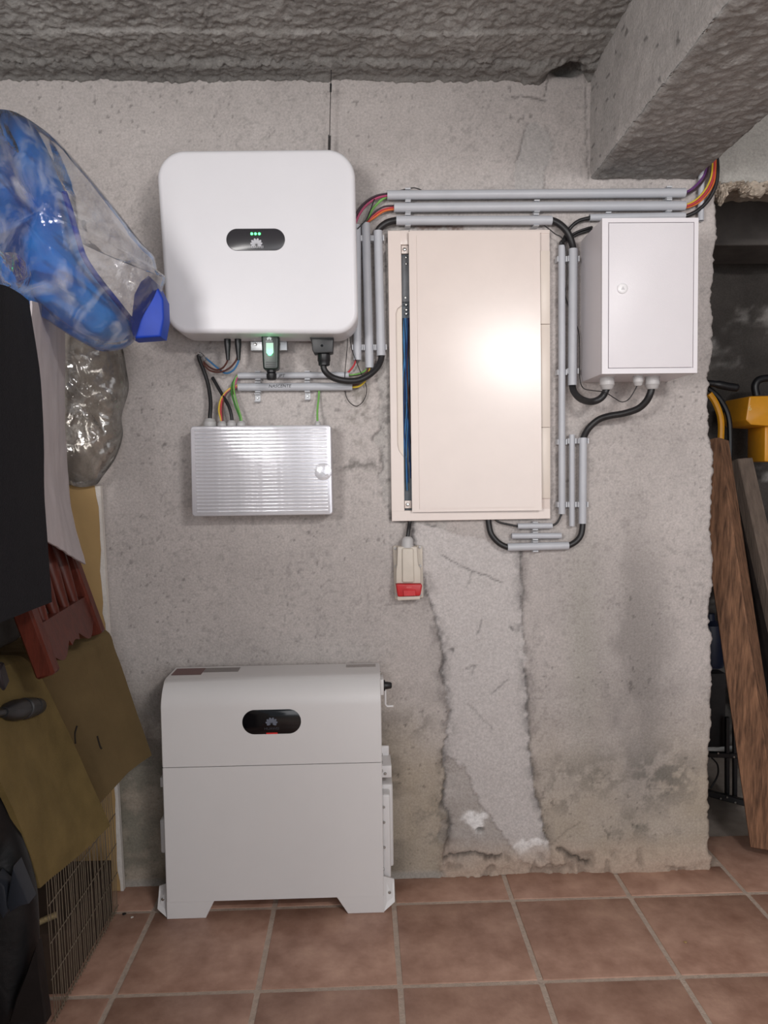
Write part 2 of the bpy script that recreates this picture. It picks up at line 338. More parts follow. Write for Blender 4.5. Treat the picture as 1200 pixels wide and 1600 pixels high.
# ================================================================== the setting
def build_wall():
    xs = np.arange(-1.45, XR+.001, .0046); xs[-1] = XR; zs = np.arange(0, 2.40, .0046)
    X, Z = np.meshgrid(xs, zs, indexing='ij')
    jx = (fbm(X, Z, 34, 4, 3, .65)-.5)*.042; jz = (fbm(X, Z, 34, 4, 33, .65)-.5)*.042; XJ = X+jx; ZJ = Z+jz
    Yd = (fbm(X, Z, 7, 4, 11)-.5)*.003+(fbm(X, Z, 60, 3, 21)-.5)*.0009
    low = fbm(X, Z, 2.2, 4, 5); mid = fbm(X, Z, 9, 5, 15, .6); fine = fbm(X, Z, 60, 3, 25)
    c = np.array([.452, .415, .400])*np.ones(X.shape+(3,))
    c = c*(.80+.22*low+.20*mid+.14*fine)[..., None]; speck = sstep(.66, .74, fbm(X, Z, 95, 2, 27)); c = c*(1-.16*speck*sstep(.35, .6, fbm(X, Z, 6, 3, 28)))[..., None]
    def tint(mask, col, k=1): nonlocal c; mm = np.clip(mask*k, 0, 1)[..., None]; c = c*(1-mm)+np.array(col)*mm
    def mul(mask, k): nonlocal c; c = c*(1-np.clip(mask, 0, 1)*(1-k))[..., None]
    # warm stain rising from the floor, mottled
    rise = sstep(.62, .12, Z+.28*(fbm(X, Z, 3, 4, 51)-.5)+.1*(mid-.5)); tint(rise*(.35+.65*fbm(X, Z, 7, 4, 52)), (.375, .315, .240), 1.0)
    lft = sstep(W(660, 1000)[0], W(590, 1000)[0], X+.06*(mid-.5))*sstep(.75, .25, Z); tint(lft*.6, (.37, .315, .245)); mul(lft*sstep(.45, .62, fbm(X*.35, Z, 13, 4, 53)), .58); mul(lft, .9)
    bl = sstep(W(245, 1200)[0]+.1, W(235, 1200)[0]-.05, X)*sstep(.62, .3, Z); tint(bl*sstep(.4, .66, fbm(X, Z, 16, 4, 57)), (.20, .19, .155), .75)
    # grey damp area on the right
    damp = np.exp(-(((X+.04*(mid-.5)-W(985, 1050)[0])/.125)**2+((Z-W(990, 1050)[1])/.42)**2)**1.8)*(.45+.55*sstep(.3, .55, fbm(X*1.4, Z*.6, 7, 4, 61))); tint(damp, (.262, .240, .228), .85)
    tint(np.exp(-(((X-W(910, 950)[0])/.05)**2+((Z-W(900, 1000)[1])/.3)**2))*.5, (.32, .31, .27))
    dk = np.exp(-(((X-W(1030, 1210)[0])/.12)**2+((Z-W(1030, 1215)[1])/.09)**2))*sstep(.42, .6, fbm(X, Z, 24, 5, 63, .65)); tint(dk, (.15, .14, .125), .85)
    for (px, py, rx, rz) in ((940, 1210, .1, .07), (1000, 1290, .13, .05), (680, 1290, .06, .08), (650, 1130, .05, .04), (560, 600, .03, .2), (880, 1230, .05, .1)):
        q = W(px, py); tint(np.exp(-(((X-q[0])/rx)**2+((Z-q[1])/rz)**2))*sstep(.45, .62, fbm(X, Z, 26, 5, 70+px, .65)), (.19, .175, .15), .7)
    # cast-in pour marks near the top and at mid height, drips
    for py, k in ((690, .93), (880, .95), (240, .95), (1092, .88), (1140, .9)):
        mul(np.exp(-((ZJ-W(300, py)[1])/.035)**2)*fbm(X, Z, 6, 3, int(py)), k)
    pits = sstep(.80, .86, fbm(X*1.2, Z, 75, 2, 91)); mul(pits*sstep(.4, .7, fbm(X, Z, 5, 3, 92)), .6); Yd += pits*.0016
    # repaired chase below the distribution board
    Lb = [(640, 815), (648, 860), (664, 905), (672, 945), (684, 985), (693, 1020), (690, 1050), (696, 1085), (701, 1110), (699, 1150), (692, 1180), (696, 1215), (690, 1250), (704, 1290), (698, 1320), (690, 1350), (688, 1375)]
    Rb = [(812, 858), (815, 900), (814, 940), (819, 1000), (822, 1060), (825, 1110), (828, 1170), (832, 1210), (840, 1245), (848, 1290), (858, 1320), (862, 1375)]
    patch = WL(Lb)+WL(Rb)[::-1]; ip = inpoly(X+jx*.5, Z+jz*.5, patch).astype(float)
    tint(ip*.9, (.55, .518, .51)); c *= (1+ip*(.10*(fbm(X, Z, 5, 4, 101)-.5)))[..., None]; Yd += ip*(.0025+.002*(fbm(X, Z, 12, 3, 104)-.5))
    low_patch = inpoly(XJ, ZJ, WL([(696, 1180), (722, 1200), (745, 1250), (775, 1290), (800, 1320), (830, 1365), (690, 1365), (690, 1250)])); tint(low_patch*(.4+.6*fbm(X, Z, 20, 4, 105)), (.33, .297, .27), .9); Yd += low_patch*(.006+.006*(ridged(X, Z, 18, 3, 106)-.5))
    dl = pdist(X+jx*.7, Z+jz*.7, WL(Lb)); dr = pdist(X+jx*.5, Z+jz*.5, WL(Rb))
    for d_, w_, k_ in ((dl, .005, .45), (dr, .0035, .5)):
        g = np.exp(-(d_/w_)**2)*sstep(.2, .5, fbm(X, Z, 22, 3, 107)); mul(g, k_); Yd += g*.004; mul(np.exp(-(d_/.02)**2)*.9*sstep(.35, .65, fbm(X, Z, 30, 4, 108, .65)), .58)
    Yd -= np.exp(-((dl-.008)/.006)**2)*.002*(1-ip)
    # small cracks in the patch and in the wall
    for pts, w_, k_ in (([(690, 868), (700, 874), (718, 884), (735, 890), (755, 898), (786, 910)], .0027, 0.47), ([(738, 893), (735, 910), (728, 920)], .0027, 0.72), ([(812, 600), (813, 860)], .002, .9),
                        ([(752, 968), (748, 985), (744, 992)], .0027, 0.62), ([(730, 1045), (745, 1040), (737, 1055)], .0027, 0.62), ([(768, 1085), (785, 1070), (792, 1062)], .0027, 0.62), ([(730, 1100), (748, 1120), (770, 1140)], .0027, 0.72), ([(705, 1015), (708, 1018)], .003, .4), ([(798, 980), (802, 984)], .004, .4),
                        ([(800, 150), (815, 150), (830, 152), (850, 156)], .0027, 0.47), ([(850, 112), (856, 130), (850, 148)], .002, .4), ([(913, 100), (915, 160), (917, 230), (920, 280)], .0022, .6), ([(860, 1320), (885, 1300), (905, 1285)], .0027, 0.72), ([(965, 1343), (1000, 1328), (1040, 1338), (1100, 1333)], .0027, 0.72)):
        g = np.exp(-(pdist(X+jx*.35, Z+jz*.35, WL(pts))/w_)**2); mul(g, k_); Yd += g*.002
    # filled hole above the board
    up = WL([(803, 290), (805, 255), (815, 225), (824, 196), (838, 190), (854, 204), (866, 225), (862, 245), (852, 265), (850, 300), (803, 300)]); iu = inpoly(X+jx*.4, Z+jz*.4, up).astype(float); tint(iu*.7, (.43, .41, .40)); Yd += iu*.002
    g = np.exp(-(pdist(X+jx*.4, Z+jz*.4, up[1:-1])/.003)**2)*sstep(.3, .6, fbm(X, Z, 18, 3, 111)); mul(g, .6); Yd += g*.002
    # rough mortar round the distribution board
    lb = WL([(604, 350), (598, 480), (592, 560), (590, 600), (596, 625), (590, 660), (588, 690), (597, 720), (594, 760), (603, 790), (615, 815), (700, 830)]); dlb = pdist(XJ, ZJ, lb)
    side = inpoly(X+jx*.6, Z+jz*.6, lb+[W(700, 350)]).astype(float); tint(side*.8, (.43, .408, .392)); Yd += side*.003
    g = np.exp(-(dlb/.005)**2)*sstep(.35, .65, fbm(X, Z, 30, 3, 113)); mul(g, .5); Yd += g*.003
    g = np.exp(-((X-W(605, 600)[0])/.018)**2)*sstep(.5, .66, fbm(X, Z, 40, 4, 117, .7))*(Z > W(600, 810)[1])*(Z < W(600, 560)[1]); mul(g, .55)
    g = np.exp(-((ZJ-W(560, 727)[1])/.013)**2)*sstep(W(518, 727)[0], W(530, 727)[0], X)*sstep(W(598, 727)[0], W(585, 727)[0], X)*sstep(.36, .56, fbm(X, Z, 45, 4, 115, .7)); tint(g, (.16, .15, .14), .8)
    g = np.exp(-(pdist(XJ, ZJ, WL([(640, 352), (718, 352)]))/.008)**2); tint(g, (.13, .07, .05), .8)
    g = np.exp(-((X-W(872, 600)[0])/.012)**2)*sstep(.5, .62, fbm(X, Z, 35, 4, 118, .7))*(Z > W(870, 800)[1])*(Z < W(870, 400)[1]); mul(g, .6)
    # white salts at the foot
    for px, py, rx, rz in ((742, 1281, .050, .040), (748, 1290, .03, .03), (832, 1317, .060, .022), (815, 1325, .03, .016)):
        q = W(px, py); tint(sstep(.5, .9, np.exp(-(((XJ-q[0])/rx)**2+((ZJ-q[1])/rz)**2))+.25*(fine-.5)), (.80, .79, .79))
    q = W(751, 1299); g = np.exp(-(((X-q[0])/.012)**2+((Z-q[1])/.007)**2)**2); tint(g, (.10, .09, .08), .8); Yd += g*.015
    # crumbled foot of the wall
    foot = sstep(.075, .02, Z+.05*(fbm(X, Z, 14, 4, 121)-.5)); rgt = sstep(W(680, 1350)[0], W(700, 1350)[0], X)
    Yd -= foot*rgt*(.010+.016*fbm(X, Z, 18, 4, 122)); tint(foot*rgt*.85, (.45, .345, .28)); tint(sstep(.12, .05, Z+.05*(mid-.5))*rgt*.55, (.43, .335, .265))
    g = sstep(.52, .62, fbm(X, Z, 20, 4, 125))*sstep(.07, .045, Z)*rgt; mul(g, .72); Yd += g*.008
    for pts in ([(693, 1345), (715, 1338), (740, 1336), (760, 1340), (782, 1338)], [(872, 1326), (885, 1330), (897, 1340), (905, 1345), (922, 1345)]):
        g = np.exp(-(pdist(X+jx*.5, Z+jz*.5, WL(pts))/.004)**2); mul(g, .3); Yd += g*.012
    Yd -= sstep(.016, .0, Z)*(1-rgt)*.014; tint(sstep(.018, .008, Z)*(1-rgt), (.33, .30, .27))
    # top: cavity under the ceiling beside the beam, its depth shade tinted in
    q = W(885, 106); g = np.exp(-(((XJ-q[0])/.05)**2+((Z-q[1]-.01)/.028)**2)**2); Yd += g*.035; tint(g, (.16, .15, .135), .8)
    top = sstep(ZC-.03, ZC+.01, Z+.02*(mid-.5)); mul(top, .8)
    # broken right-hand edge
    prof = np.interp(zs[::-1], [0], [0]) if False else None
    ez = (fbm(zs, zs*0+3.3, 9, 2, 131)-.5)*.022+(fbm(zs, zs*0+1.3, 55, 3, 132)-.5)*.016+np.interp(zs, [0, .5, 1.2, 1.45, 1.9, 2.34], [.0, .004, .0, -.006, .006, .008])
    wgt = sstep(XR-.05, XR, X); X2 = X+wgt*ez[None, :]; Yd += sstep(XR-.006, XR, X)*(.004+.006*fbm(X, Z, 45, 3, 135))
    G = np.stack([X2, Yd, Z], -1)
    cols = []; cc = []
    for y in (.012, .03, .06, .1, .14):                              # thickness of the wall at the opening
        e = G[-1].copy(); e[:, 1] = y; e[:, 0] += (fbm(zs, zs*0+y*40, 30, 3, 136)-.5)*.02; cols.append(e[None]); cc.append(c[-1][None]*.9)
    G = np.concatenate([G]+cols, 0); c = np.concatenate([c]+cc, 0)
    e = G[-1].copy(); e[:, 0] = -1.45; G = np.concatenate([G, e[None]], 0); c = np.concatenate([c, c[-1:]], 0)
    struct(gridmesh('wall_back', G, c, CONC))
build_wall()
def build_ceiling():
    xs = np.arange(-1.45, XB0+.02, .005); ys = np.concatenate([np.arange(.08, -.62, -.005), [-.8, -1.2, -2, -3, -4.4]])
    X, Y = np.meshgrid(xs, ys, indexing='ij')
    fade = sstep(-.72, -.55, Y); wx = X+.03*(fbm(X, Y, 20, 3, 221)-.5); wy = Y+.03*(fbm(X, Y, 20, 3, 225)-.5); R = ridged(wx+.4*wy, wy-.4*wx, 40, 3, 201); n = fbm(wx*.8+wy*.6, wy*.8-wx*.6, 60, 3, 205, .7)
    Z = ZC+.004-(R-.5)*.008*fade-(n-.5)*.012*fade-(fbm(X, Y, 6, 3, 227)-.5)*.012*fade
    yl = P(250, 58, 0); dY = -.20+.012*(fbm(X, Y*0, 6, 3, 207)-.5); step = sstep(dY-.006, dY+.006, Y); Z -= step*.006*fade      # board mark along the ceiling
    band = sstep(-.09, -.06, Y+.03*(n-.5)); Z -= band*.012+sstep(-.02, .0, Y)*.006
    hx, hz = P(885, 100, -.02).x, 0; hole = np.exp(-(((X+.03*(n-.5)-hx)/.055)**2+((Y+.01)/.05)**2)**2); Z += hole*.05
    drop = np.exp(-(((X-P(842, 108, -.03).x)/.05)**2+((Y+.02)/.05)**2)); Z -= drop*.014
    low = fbm(X, Y, 4, 4, 211); c = np.array([.31, .30, .285])*np.ones(X.shape+(3,)); c = c*(.72+.35*low+.35*(n-.5)+.2*R)[..., None]
    c = c*(1-.28*sstep(-.15, -.03, Y+.05*(low-.5)))[..., None]+.05*(sstep(.55, .7, fbm(X, Y, 11, 4, 213))*sstep(-.12, -.25, Y))[..., None]  # darker towards the wall: grazing light put into the colour
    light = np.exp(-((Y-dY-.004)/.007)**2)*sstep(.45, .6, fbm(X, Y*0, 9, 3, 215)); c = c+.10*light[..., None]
    c = c*(1-.5*hole)[..., None]  # depth shade of the hole put into its colour
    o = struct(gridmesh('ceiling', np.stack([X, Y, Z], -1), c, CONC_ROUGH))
    return o
build_ceiling()
def build_beam():
    prof = []                                                          # cross-section: left face, underside, right face
    for t in np.linspace(0, 1, 50): prof.append((XB0, 2.34-(2.34-ZB)*t, 0))
    for t in np.linspace(.004, .996, 52): prof.append((XB0+(XB1-XB0)*t, ZB, 1))
    for t in np.linspace(0, 1, 20): prof.append((XB1, ZB+(2.34-ZB)*t, 2))
    p = np.array(prof); ys = np.concatenate([np.arange(.01, -1.05, -.0065), [-1.2, -1.6, -2.2, -3, -4.4]])
    U, Yg = np.meshgrid(np.cumsum(np.r_[0, np.hypot(*np.diff(p[:, :2], axis=0).T)]), ys, indexing='ij')
    side = p[:, 2][:, None]*np.ones_like(Yg); X = p[:, 0][:, None]*np.ones_like(Yg); Z = p[:, 1][:, None]*np.ones_like(Yg)
    sm = (fbm(U, Yg, 10, 4, 301)-.5)*.006; rg = (ridged(U*1.2+.5*Yg+.04*fbm(U, Yg, 20, 3, 308), Yg-.5*U+.04*fbm(U, Yg, 20, 3, 309), 40, 3, 303)-.5)*.009+(fbm(U, Yg, 60, 3, 304)-.5)*.006
    X = X+np.where(side == 0, -sm, 0)+np.where(side == 2, sm, 0); Z = Z-np.where(side == 1, rg, 0)
    eL = np.exp(-((U-(2.34-ZB))/.012)**2); X += eL*.007*(side == 0)+eL*.004*(fbm(U*0, Yg, 20, 4, 306)-.3); Z += eL*.006
    low = fbm(U, Yg, 6, 4, 311); n = fbm(U, Yg, 40, 4, 313, .6)
    c = np.where((side == 1)[..., None], np.array([.33, .318, .305]), np.array([.52, .495, .48]))*(.75+.3*low+.3*(n-.35))[..., None]  # sides paler than the underside: fall of light put into the colour
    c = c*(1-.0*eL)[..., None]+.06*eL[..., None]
    pit = sstep(.80, .85, fbm(U*2.2, Yg*1.0+U*.6, 26, 2, 317))*(side == 0); c = c*(1-.55*pit)[..., None]
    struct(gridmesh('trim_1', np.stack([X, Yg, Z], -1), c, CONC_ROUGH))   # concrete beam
build_beam()
def rough_slab(name, p0, du, dv, nu, nv, amp, freq, rgb, seed, var=.3, pale=0):
    u, v = np.meshgrid(np.linspace(0, 1, nu), np.linspace(0, 1, nv), indexing='ij'); du = np.array(du); dv = np.array(dv); n = np.cross(du, dv); n = n/np.linalg.norm(n)
    a = u*np.linalg.norm(du); b = v*np.linalg.norm(dv); h = (ridged(a, b, freq, 4, seed)-.5)*amp
    G = np.array(p0)+u[..., None]*du+v[..., None]*dv+h[..., None]*n
    c = np.array(rgb)*np.ones(G.shape)*(1-var/2+var*fbm(a, b, freq*1.5, 4, seed+3)*1.0)[..., None]
    if pale: c = c+pale*(sstep(.56, .70, fbm(a*.8, b*1.6, 4.5, 5, seed+7, .6)))[..., None]*np.array([1, .96, .92])
    return gridmesh(name, G, c, CONC_ROUGH)
# lintel over the opening, its broken underside, and the store room behind
zl = P(1150, 285, .0).z
lw = rough_slab('wall_lintel', (XR-.01, .008, zl), (1.6, 0, 0), (0, 0, 2.34-zl), 200, 60, .003, 14, (.40, .385, .36), 401, .25); struct(lw)
struct(rough_slab('wall_lintel_underside', (XR-.05, .004, zl), (1.64, 0, 0), (0, .15, 0), 200, 20, .01, 20, (.33, .30, .26), 405))
struct(rough_slab('ceiling_side', (XB1-.01, .02, ZC+.01), (1.7, 0, 0), (0, -4.4, 0), 30, 60, .01, 8, (.31, .30, .28), 407))
struct(rough_slab('wall_left', (-1.45, .02, 0), (0, -4.4, 0), (0, 0, 2.34), 40, 30, .006, 5, (.36, .345, .33), 411))
struct(rough_slab('wall_right', (2.6, .02, 0), (0, -4.4, 0), (0, 0, 2.34), 40, 30, .006, 5, (.36, .345, .33), 415))
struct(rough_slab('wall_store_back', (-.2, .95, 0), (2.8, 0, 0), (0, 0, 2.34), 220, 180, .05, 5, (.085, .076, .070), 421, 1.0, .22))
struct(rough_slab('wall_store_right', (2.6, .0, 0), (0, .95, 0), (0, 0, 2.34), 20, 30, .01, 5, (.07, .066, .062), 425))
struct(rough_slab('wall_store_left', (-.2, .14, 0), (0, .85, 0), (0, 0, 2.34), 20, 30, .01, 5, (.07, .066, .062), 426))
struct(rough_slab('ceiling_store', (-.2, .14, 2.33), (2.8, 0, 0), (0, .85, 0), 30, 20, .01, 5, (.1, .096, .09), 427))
b0, b1 = P(1150, 383, .55), P(1150, 322, .55)
bb = MB().box(-.2, 2.6, .55, .8, b0.z, b1.z+.12, .006).build('trim_2', mat('store_beam', (92, 87, 84), .9, var=.25, vscale=9, bump=.6), smooth=False); struct(bb)
LUMPS = [(1108, 292, .020, .012), (1118, 297, .014, .018), (1127, 304, .008, .026), (1138, 293, .020, .010), (1150, 290, .018, .008), (1163, 294, .014, .014), (1178, 297, .028, .020), (1197, 292, .022, .014), (1215, 296, .025, .02), (1240, 292, .03, .014)]
for k, (px, py, sx, sz) in enumerate(LUMPS):                             # crumbling plaster along the lintel foot
    q = P(px, py, .02); b2 = MB(); bm = bmesh.new(); bmesh.ops.create_icosphere(bm, subdivisions=3, radius=1)
    for v in bm.verts:
        nn = 1+1.3*(fbm(np.array([v.co.x*1.5+k*7]), np.array([v.co.z*1.5+v.co.y*1.1+k*3]), 1.8, 4, 9, .65)[0]-.5); v.co = Vector((v.co.x*sx*nn+q.x, v.co.y*.028*nn+q.y, v.co.z*sz*nn+q.z))
    b2.frombm(bm).build('plaster_lump', mat('plaster', (178, 166, 152), .95, var=.25, vscale=40, bump=1, bscale=120), lw, False)
struct(MB().box(-1.45, -1.09, -1.3, -.05, 0, .70, .004).build('trim_3', mat('ledge', (110, 100, 92), .9, var=.2, bump=.5), smooth=False))   # low ledge along the left wall
struct(MB().box(-1.45, -.60, -2.1, -1.08, 0, 1.32, .004).build('wall_partition', mat('partition', (150, 144, 138), .92, var=.15, bump=.5), smooth=False))   # unseen block added on the near left to shade the left side
# floor: mortar bed with one object for each terracotta tile
GROUT = mat('grout', (190, 172, 158), .95, var=.14, vscale=60, bump=.8, bscale=250)
TILE = mat('terracotta', (164, 124, 106), .45, var=.14, vscale=11, bump=.2, bscale=90, objvar=.05, rgb2=(186, 150, 132), spec=.4)
fl = struct(MB().box(-1.45, 2.6, -4.4, .17, -.06, -.0022).build('floor', GROUT, smooth=False, base=(0, 0, 0)))
struct(MB().box(-.2, 2.6, .16, 1.0, -.08, -.012).build('floor_store', mat('store_floor', (150, 140, 132), .9, var=.25, vscale=8, bump=.4), smooth=False))
TX, TY, TS, GW = -.5918, .1903, .33, .0125
tile_me = proto(MB().box(-(TS-GW)/2, (TS-GW)/2, -(TS-GW)/2, (TS-GW)/2, -.012, 0, .003, 2), 'tile', TILE)
hw = (TS-GW)/2
cut_me = proto(MB().box(-hw, hw, -hw, -TY+TS/2+.004+.0, -.012, 0, .003, 2), 'tile_cut', TILE)
for j in range(0, 6):
    for i in range(-3, 9):
        x = TX+(i+.5)*TS; y = TY-(j+.5)*TS
        if x-hw < -1.45 or x+hw > 2.6: continue
        me = tile_me
        if j == 0 and x < XR: me = cut_me
        o = inst(me, 'tile', fl, (x, y, 0), Matrix.Rotation(random.uniform(-.006, .006), 4, 'Z') @ Matrix.Rotation(random.uniform(-.0015, .0015), 4, 'X'))
        o.location.z += random.uniform(-.0006, .0006)
# ================================================================== materials of the things
M_WHITE = mat('inverter_white', (226, 225, 229), .38, var=.012, vscale=8, bump=.06, bscale=900)
M_BATT = mat('battery_white', (221, 219, 219), .36, var=.012, vscale=8, bump=.06, bscale=900)
M_BOX = mat('cabinet_white', (228, 224, 228), .4, var=.012, vscale=10, bump=.12, bscale=500)
M_BEIGE = mat('board_beige', (228, 215, 208), .25, var=.02, vscale=12)
M_BEIGE2 = mat('board_beige_strip', (222, 210, 199), .4, var=.03, vscale=12)
M_BLACK = mat('black_plastic', (28, 28, 31), .42, var=.2, vscale=40)
M_RUBBER = mat('black_cable', (33, 32, 34), .45, var=.15, vscale=60)
M_GLASSY = mat('screen_black', (14, 14, 17), .12, var=.1, vscale=20)
M_SCREEN = mat('screen_grey', (52, 51, 55), .25, var=.05, vscale=20)
M_PVC = mat('pvc_grey', (186, 188, 194), .42, var=.04, vscale=14)
M_CLIP = mat('clip_grey', (206, 208, 212), .45, var=.04, vscale=14)
M_STEEL = mat('steel', (190, 190, 188), .28, 1, var=.06, vscale=80)
M_ZINC = mat('zinc', (170, 172, 174), .4, .8, var=.12, vscale=50)
M_SILVER = mat('logo_silver', (190, 190, 196), .4, .2, var=.03)
M_GLAND = mat('gland_grey', (188, 186, 186), .45, var=.04)
M_INK = mat('ink', (35, 35, 40), .7, var=.1)
WIRE = {k: mat('wire_'+k, c, .45, var=.08, vscale=60) for k, c in dict(red=(190, 62, 70), pink=(176, 70, 108), orange=(214, 108, 50), yellow=(214, 184, 60), green=(120, 178, 92), dgreen=(60, 120, 50), brown=(92, 58, 52), blue=(66, 122, 172), dark=(60, 40, 52), navy=(28, 62, 112), purple=(104, 62, 118)).items()}
SCREW = proto(MB().lathe([(0, .0042), (.0012, .0042), (.0024, .0030), (.0028, .0001)], (0, 0, 0), (0, -1, 0), 10), 'screw', M_STEEL)
def screw(parent, q, k=1, axis=None):
    M = Matrix.Scale(k, 4)
    if axis == 'x': M = Matrix.Rotation(math.pi/2, 4, 'Z') @ M
    if axis == '-x': M = Matrix.Rotation(-math.pi/2, 4, 'Z') @ M
    return inst(SCREW, 'screw', parent, q, M)
def oval(x0, x1, z0, z1, n=14):
    r = (z1-z0)/2; return rrect(rect(x0, x1, z0, z1), min(r, (x1-x0)/2)*.999, n)
# ------------------------------------------------------------------ inverter
YI = -.165
cor = pxz([(242, 234), (554, 231), (560, 521), (261, 520)], YI)
root = thing('inverter', 'white rounded inverter with three green lights high on the wall', 'inverter', (sum(c[0] for c in cor)/4, -.08, cor[2][1]))
out = rrect(cor, [.072, .072, .058, .058], 14)
MB().prism(out, YI, -.045, .013, 6).build('housing', M_WHITE, root)
x0, x1, z0, z1 = P(262, 500, -.05).x+.012, P(548, 500, -.05).x-.012, P(400, 515, -.05).z, P(400, 250, -.05).z
MB().box(x0, x1, -.046, -.02, z0, z1, .006).build('heat_sink', mat('alu_grey', (150, 150, 152), .5, .4), root)
a, b = P(354, 392, YI), P(445, 357, YI)
scr = MB().prism(oval(a.x, b.x, a.z, b.z), YI-.0012, YI+.004, .001, 2).build('display', M_SCREEN, root)
lc = P(400.5, 381, YI-.0016); petals(lc.x, lc.z-.004, .0185, YI-.0016).build('logo', M_SILVER, scr, False)
t = P(400.5, 388, YI); textmesh('HUAWEI', .0092, (t.x, YI-.0016, t.z), font_scale=(1.05, 1)).build('lettering', M_SILVER, scr, False)
M_LED = mat('led_green', (120, 255, 160), .4, emit=((60, 255, 110), 5))
for px in (393.5, 399.3, 405.3):
    q = P(px, 365.5, YI); MB().lathe([(0, .0034), (.0012, .0032), (.0018, .0015)], (q.x, YI-.001, q.z), (0, -1, 0), 12).build('indicator_light', M_LED, scr)
# sockets on the underside
for px in (355, 371.5):
    q = P(px, 521, -.075); MB().lathe([(-.012, .0075), (.004, .0082), (.014, .0090), (.03, .0088), (.044, .0072), (.062, .0055), (.072, .0046)], (q.x, -.075, q.z), (.004*(1 if px < 360 else 2), 0, -1), 14).build('plug_connector', M_BLACK, root)
q = P(388, 524, -.075); MB().lathe([(-.012, .008), (.004, .008), (.006, .007)], (q.x, -.075, q.z), (0, 0, -1), 12).build('cap', M_BLACK, root)
a, b = P(392, 548, -.028), P(448, 515, -.028)
br = MB().box(a.x, b.x, -.030, -.004, a.z, b.z, .001).build('mounting_bracket', M_ZINC, root)
for px in (399, 436): screw(br, P(px, 538, -.031))
# status dongle with green light
q0, q1 = P(423, 521, -.1), P(423, 579, -.1); hw_ = .0245/1.0
dg = thing('wifi_dongle', 'black stick dongle with glowing green light under the inverter', 'dongle', (q0.x, -.1, q1.z))
wT, wB = (P(437, 530, -.1).x-P(409, 530, -.1).x)/2, (P(436, 570, -.1).x-P(412, 570, -.1).x)/2
M_DONGLE = mat('dongle_black', (30, 42, 38), .35, var=.1)
bd = MB().prism(rrect([(q0.x-wT, q0.z+.012), (q0.x+wT, q0.z+.012), (q0.x+wB, q1.z), (q0.x-wB, q1.z)], [.006, .006, .008, .008], 5), -.118, -.085, .005, 3).build('body', M_DONGLE, dg)
for k in range(3): q = P(423, 566+k*3.2, -.118); MB().box(q.x-.013, q.x+.013, -.1192, -.117, q.z-.0008, q.z+.0008).build('grip_rib', M_BLACK, bd)
q = P(424, 578, -.1); MB().lathe([(0, .010), (.002, .0128), (.008, .0128), (.009, .0105), (.012, .014), (.024, .0135), (.028, .011), (.029, .006)], (q.x, -.1, q.z+.001), (0, 0, -1), 12).build('cable_gland', M_BLACK, dg)
q = P(420.5, 530.5, -.119); petals(q.x, q.z, .0078, -.1188).build('logo', M_SILVER, bd, False)
q = P(420.5, 534, -.119); textmesh('HUAWEI', .0046, (q.x, -.1188, q.z)).build('lettering', M_SILVER, bd, False)
a, b = P(416, 551, -.1195), P(427, 535.5, -.1195); MB().prism(rrect(rect(a.x, b.x, a.z-.004, b.z), [.006, .006, .001, .001], 5), -.1195, -.117).build('light_window', mat('window_pale', (196, 220, 212), .3), bd)
q = P(421.5, 552, -.12); MB().lathe([(0, .0062), (.0015, .0058), (.0025, .003)], (q.x, -.1192, q.z), (0, -1, 0), 14).build('indicator_light', mat('led_green2', (140, 255, 180), .4, emit=((70, 255, 130), 6)), bd)
l = bpy.data.lights.new('dongle_glow', 'POINT'); l.energy = .02; l.color = (.05, 1, .3); l.shadow_soft_size = .006; lo = bpy.data.objects.new('dongle_glow', l); COL.objects.link(lo); lo.location = (q.x, -.128, q.z)
# AC plug
YA = -.085
pl = thing('power_plug', 'square black power plug with gland under the inverter', 'plug', (P(503, 577, YA).x, YA, P(503, 573, YA).z))
MB().prism(pxz([(485, 520), (521, 520), (521, 528), (520, 550), (516, 551), (491, 552), (488, 547), (486, 529)], YA-.02), YA-.02, YA+.02, .003, 2).build('body', M_BLACK, pl)
a, b = P(484.5, 530, YA-.02), P(521, 518, YA-.02); MB().box(a.x, b.x, YA-.024, YA+.022, a.z, b.z, .002).build('flange', M_BLACK, pl)
for px in (497, 501.5, 506, 510): q = P(px, 524, YA-.025); MB().box(q.x-.0022, q.x+.0022, YA-.0252, YA-.023, q.z-.003, q.z+.003).build('rib', M_SCREEN, pl)
q = P(503, 540, YA-.021); MB().lathe([(0, .0035), (.0008, .0035)], (q.x, YA-.0206, q.z), (0, -1, 0), 10).build('screw_hole', M_GLASSY, pl)
q = P(506, 550, YA); MB().lathe([(0, .0155), (.006, .0158), (.008, .0175), (.024, .0175), (.026, .016), (.036, .0155), (.038, .012)], (q.x, YA, q.z), (0, 0, -1), 16).build('cable_gland', M_BLACK, pl)
# antenna
q0, q1 = P(514.5, 236, -.05), P(517.5, 105, -.05)
an = thing('antenna', 'thin whip antenna with spring base rising behind the inverter', 'antenna', q0)
MB().tube([q0.lerp(q1, t) for t in (0, .5, 1)], .0011, 6).build('whip', M_BLACK, an)
n = 90; MB().tube([q0.lerp(q1, .19*k/n)+Vector((math.cos(k*.75)*.0034, math.sin(k*.75)*.0034, 0)) for k in range(n)], .0011, 5).build('spring', M_BLACK, an)
MB().tube([q0.lerp(q1, t) for t in (.70, .71, .80, .81)], [.0012, .0026, .0026, .0012], 8).build('sleeve', M_BLACK, an)
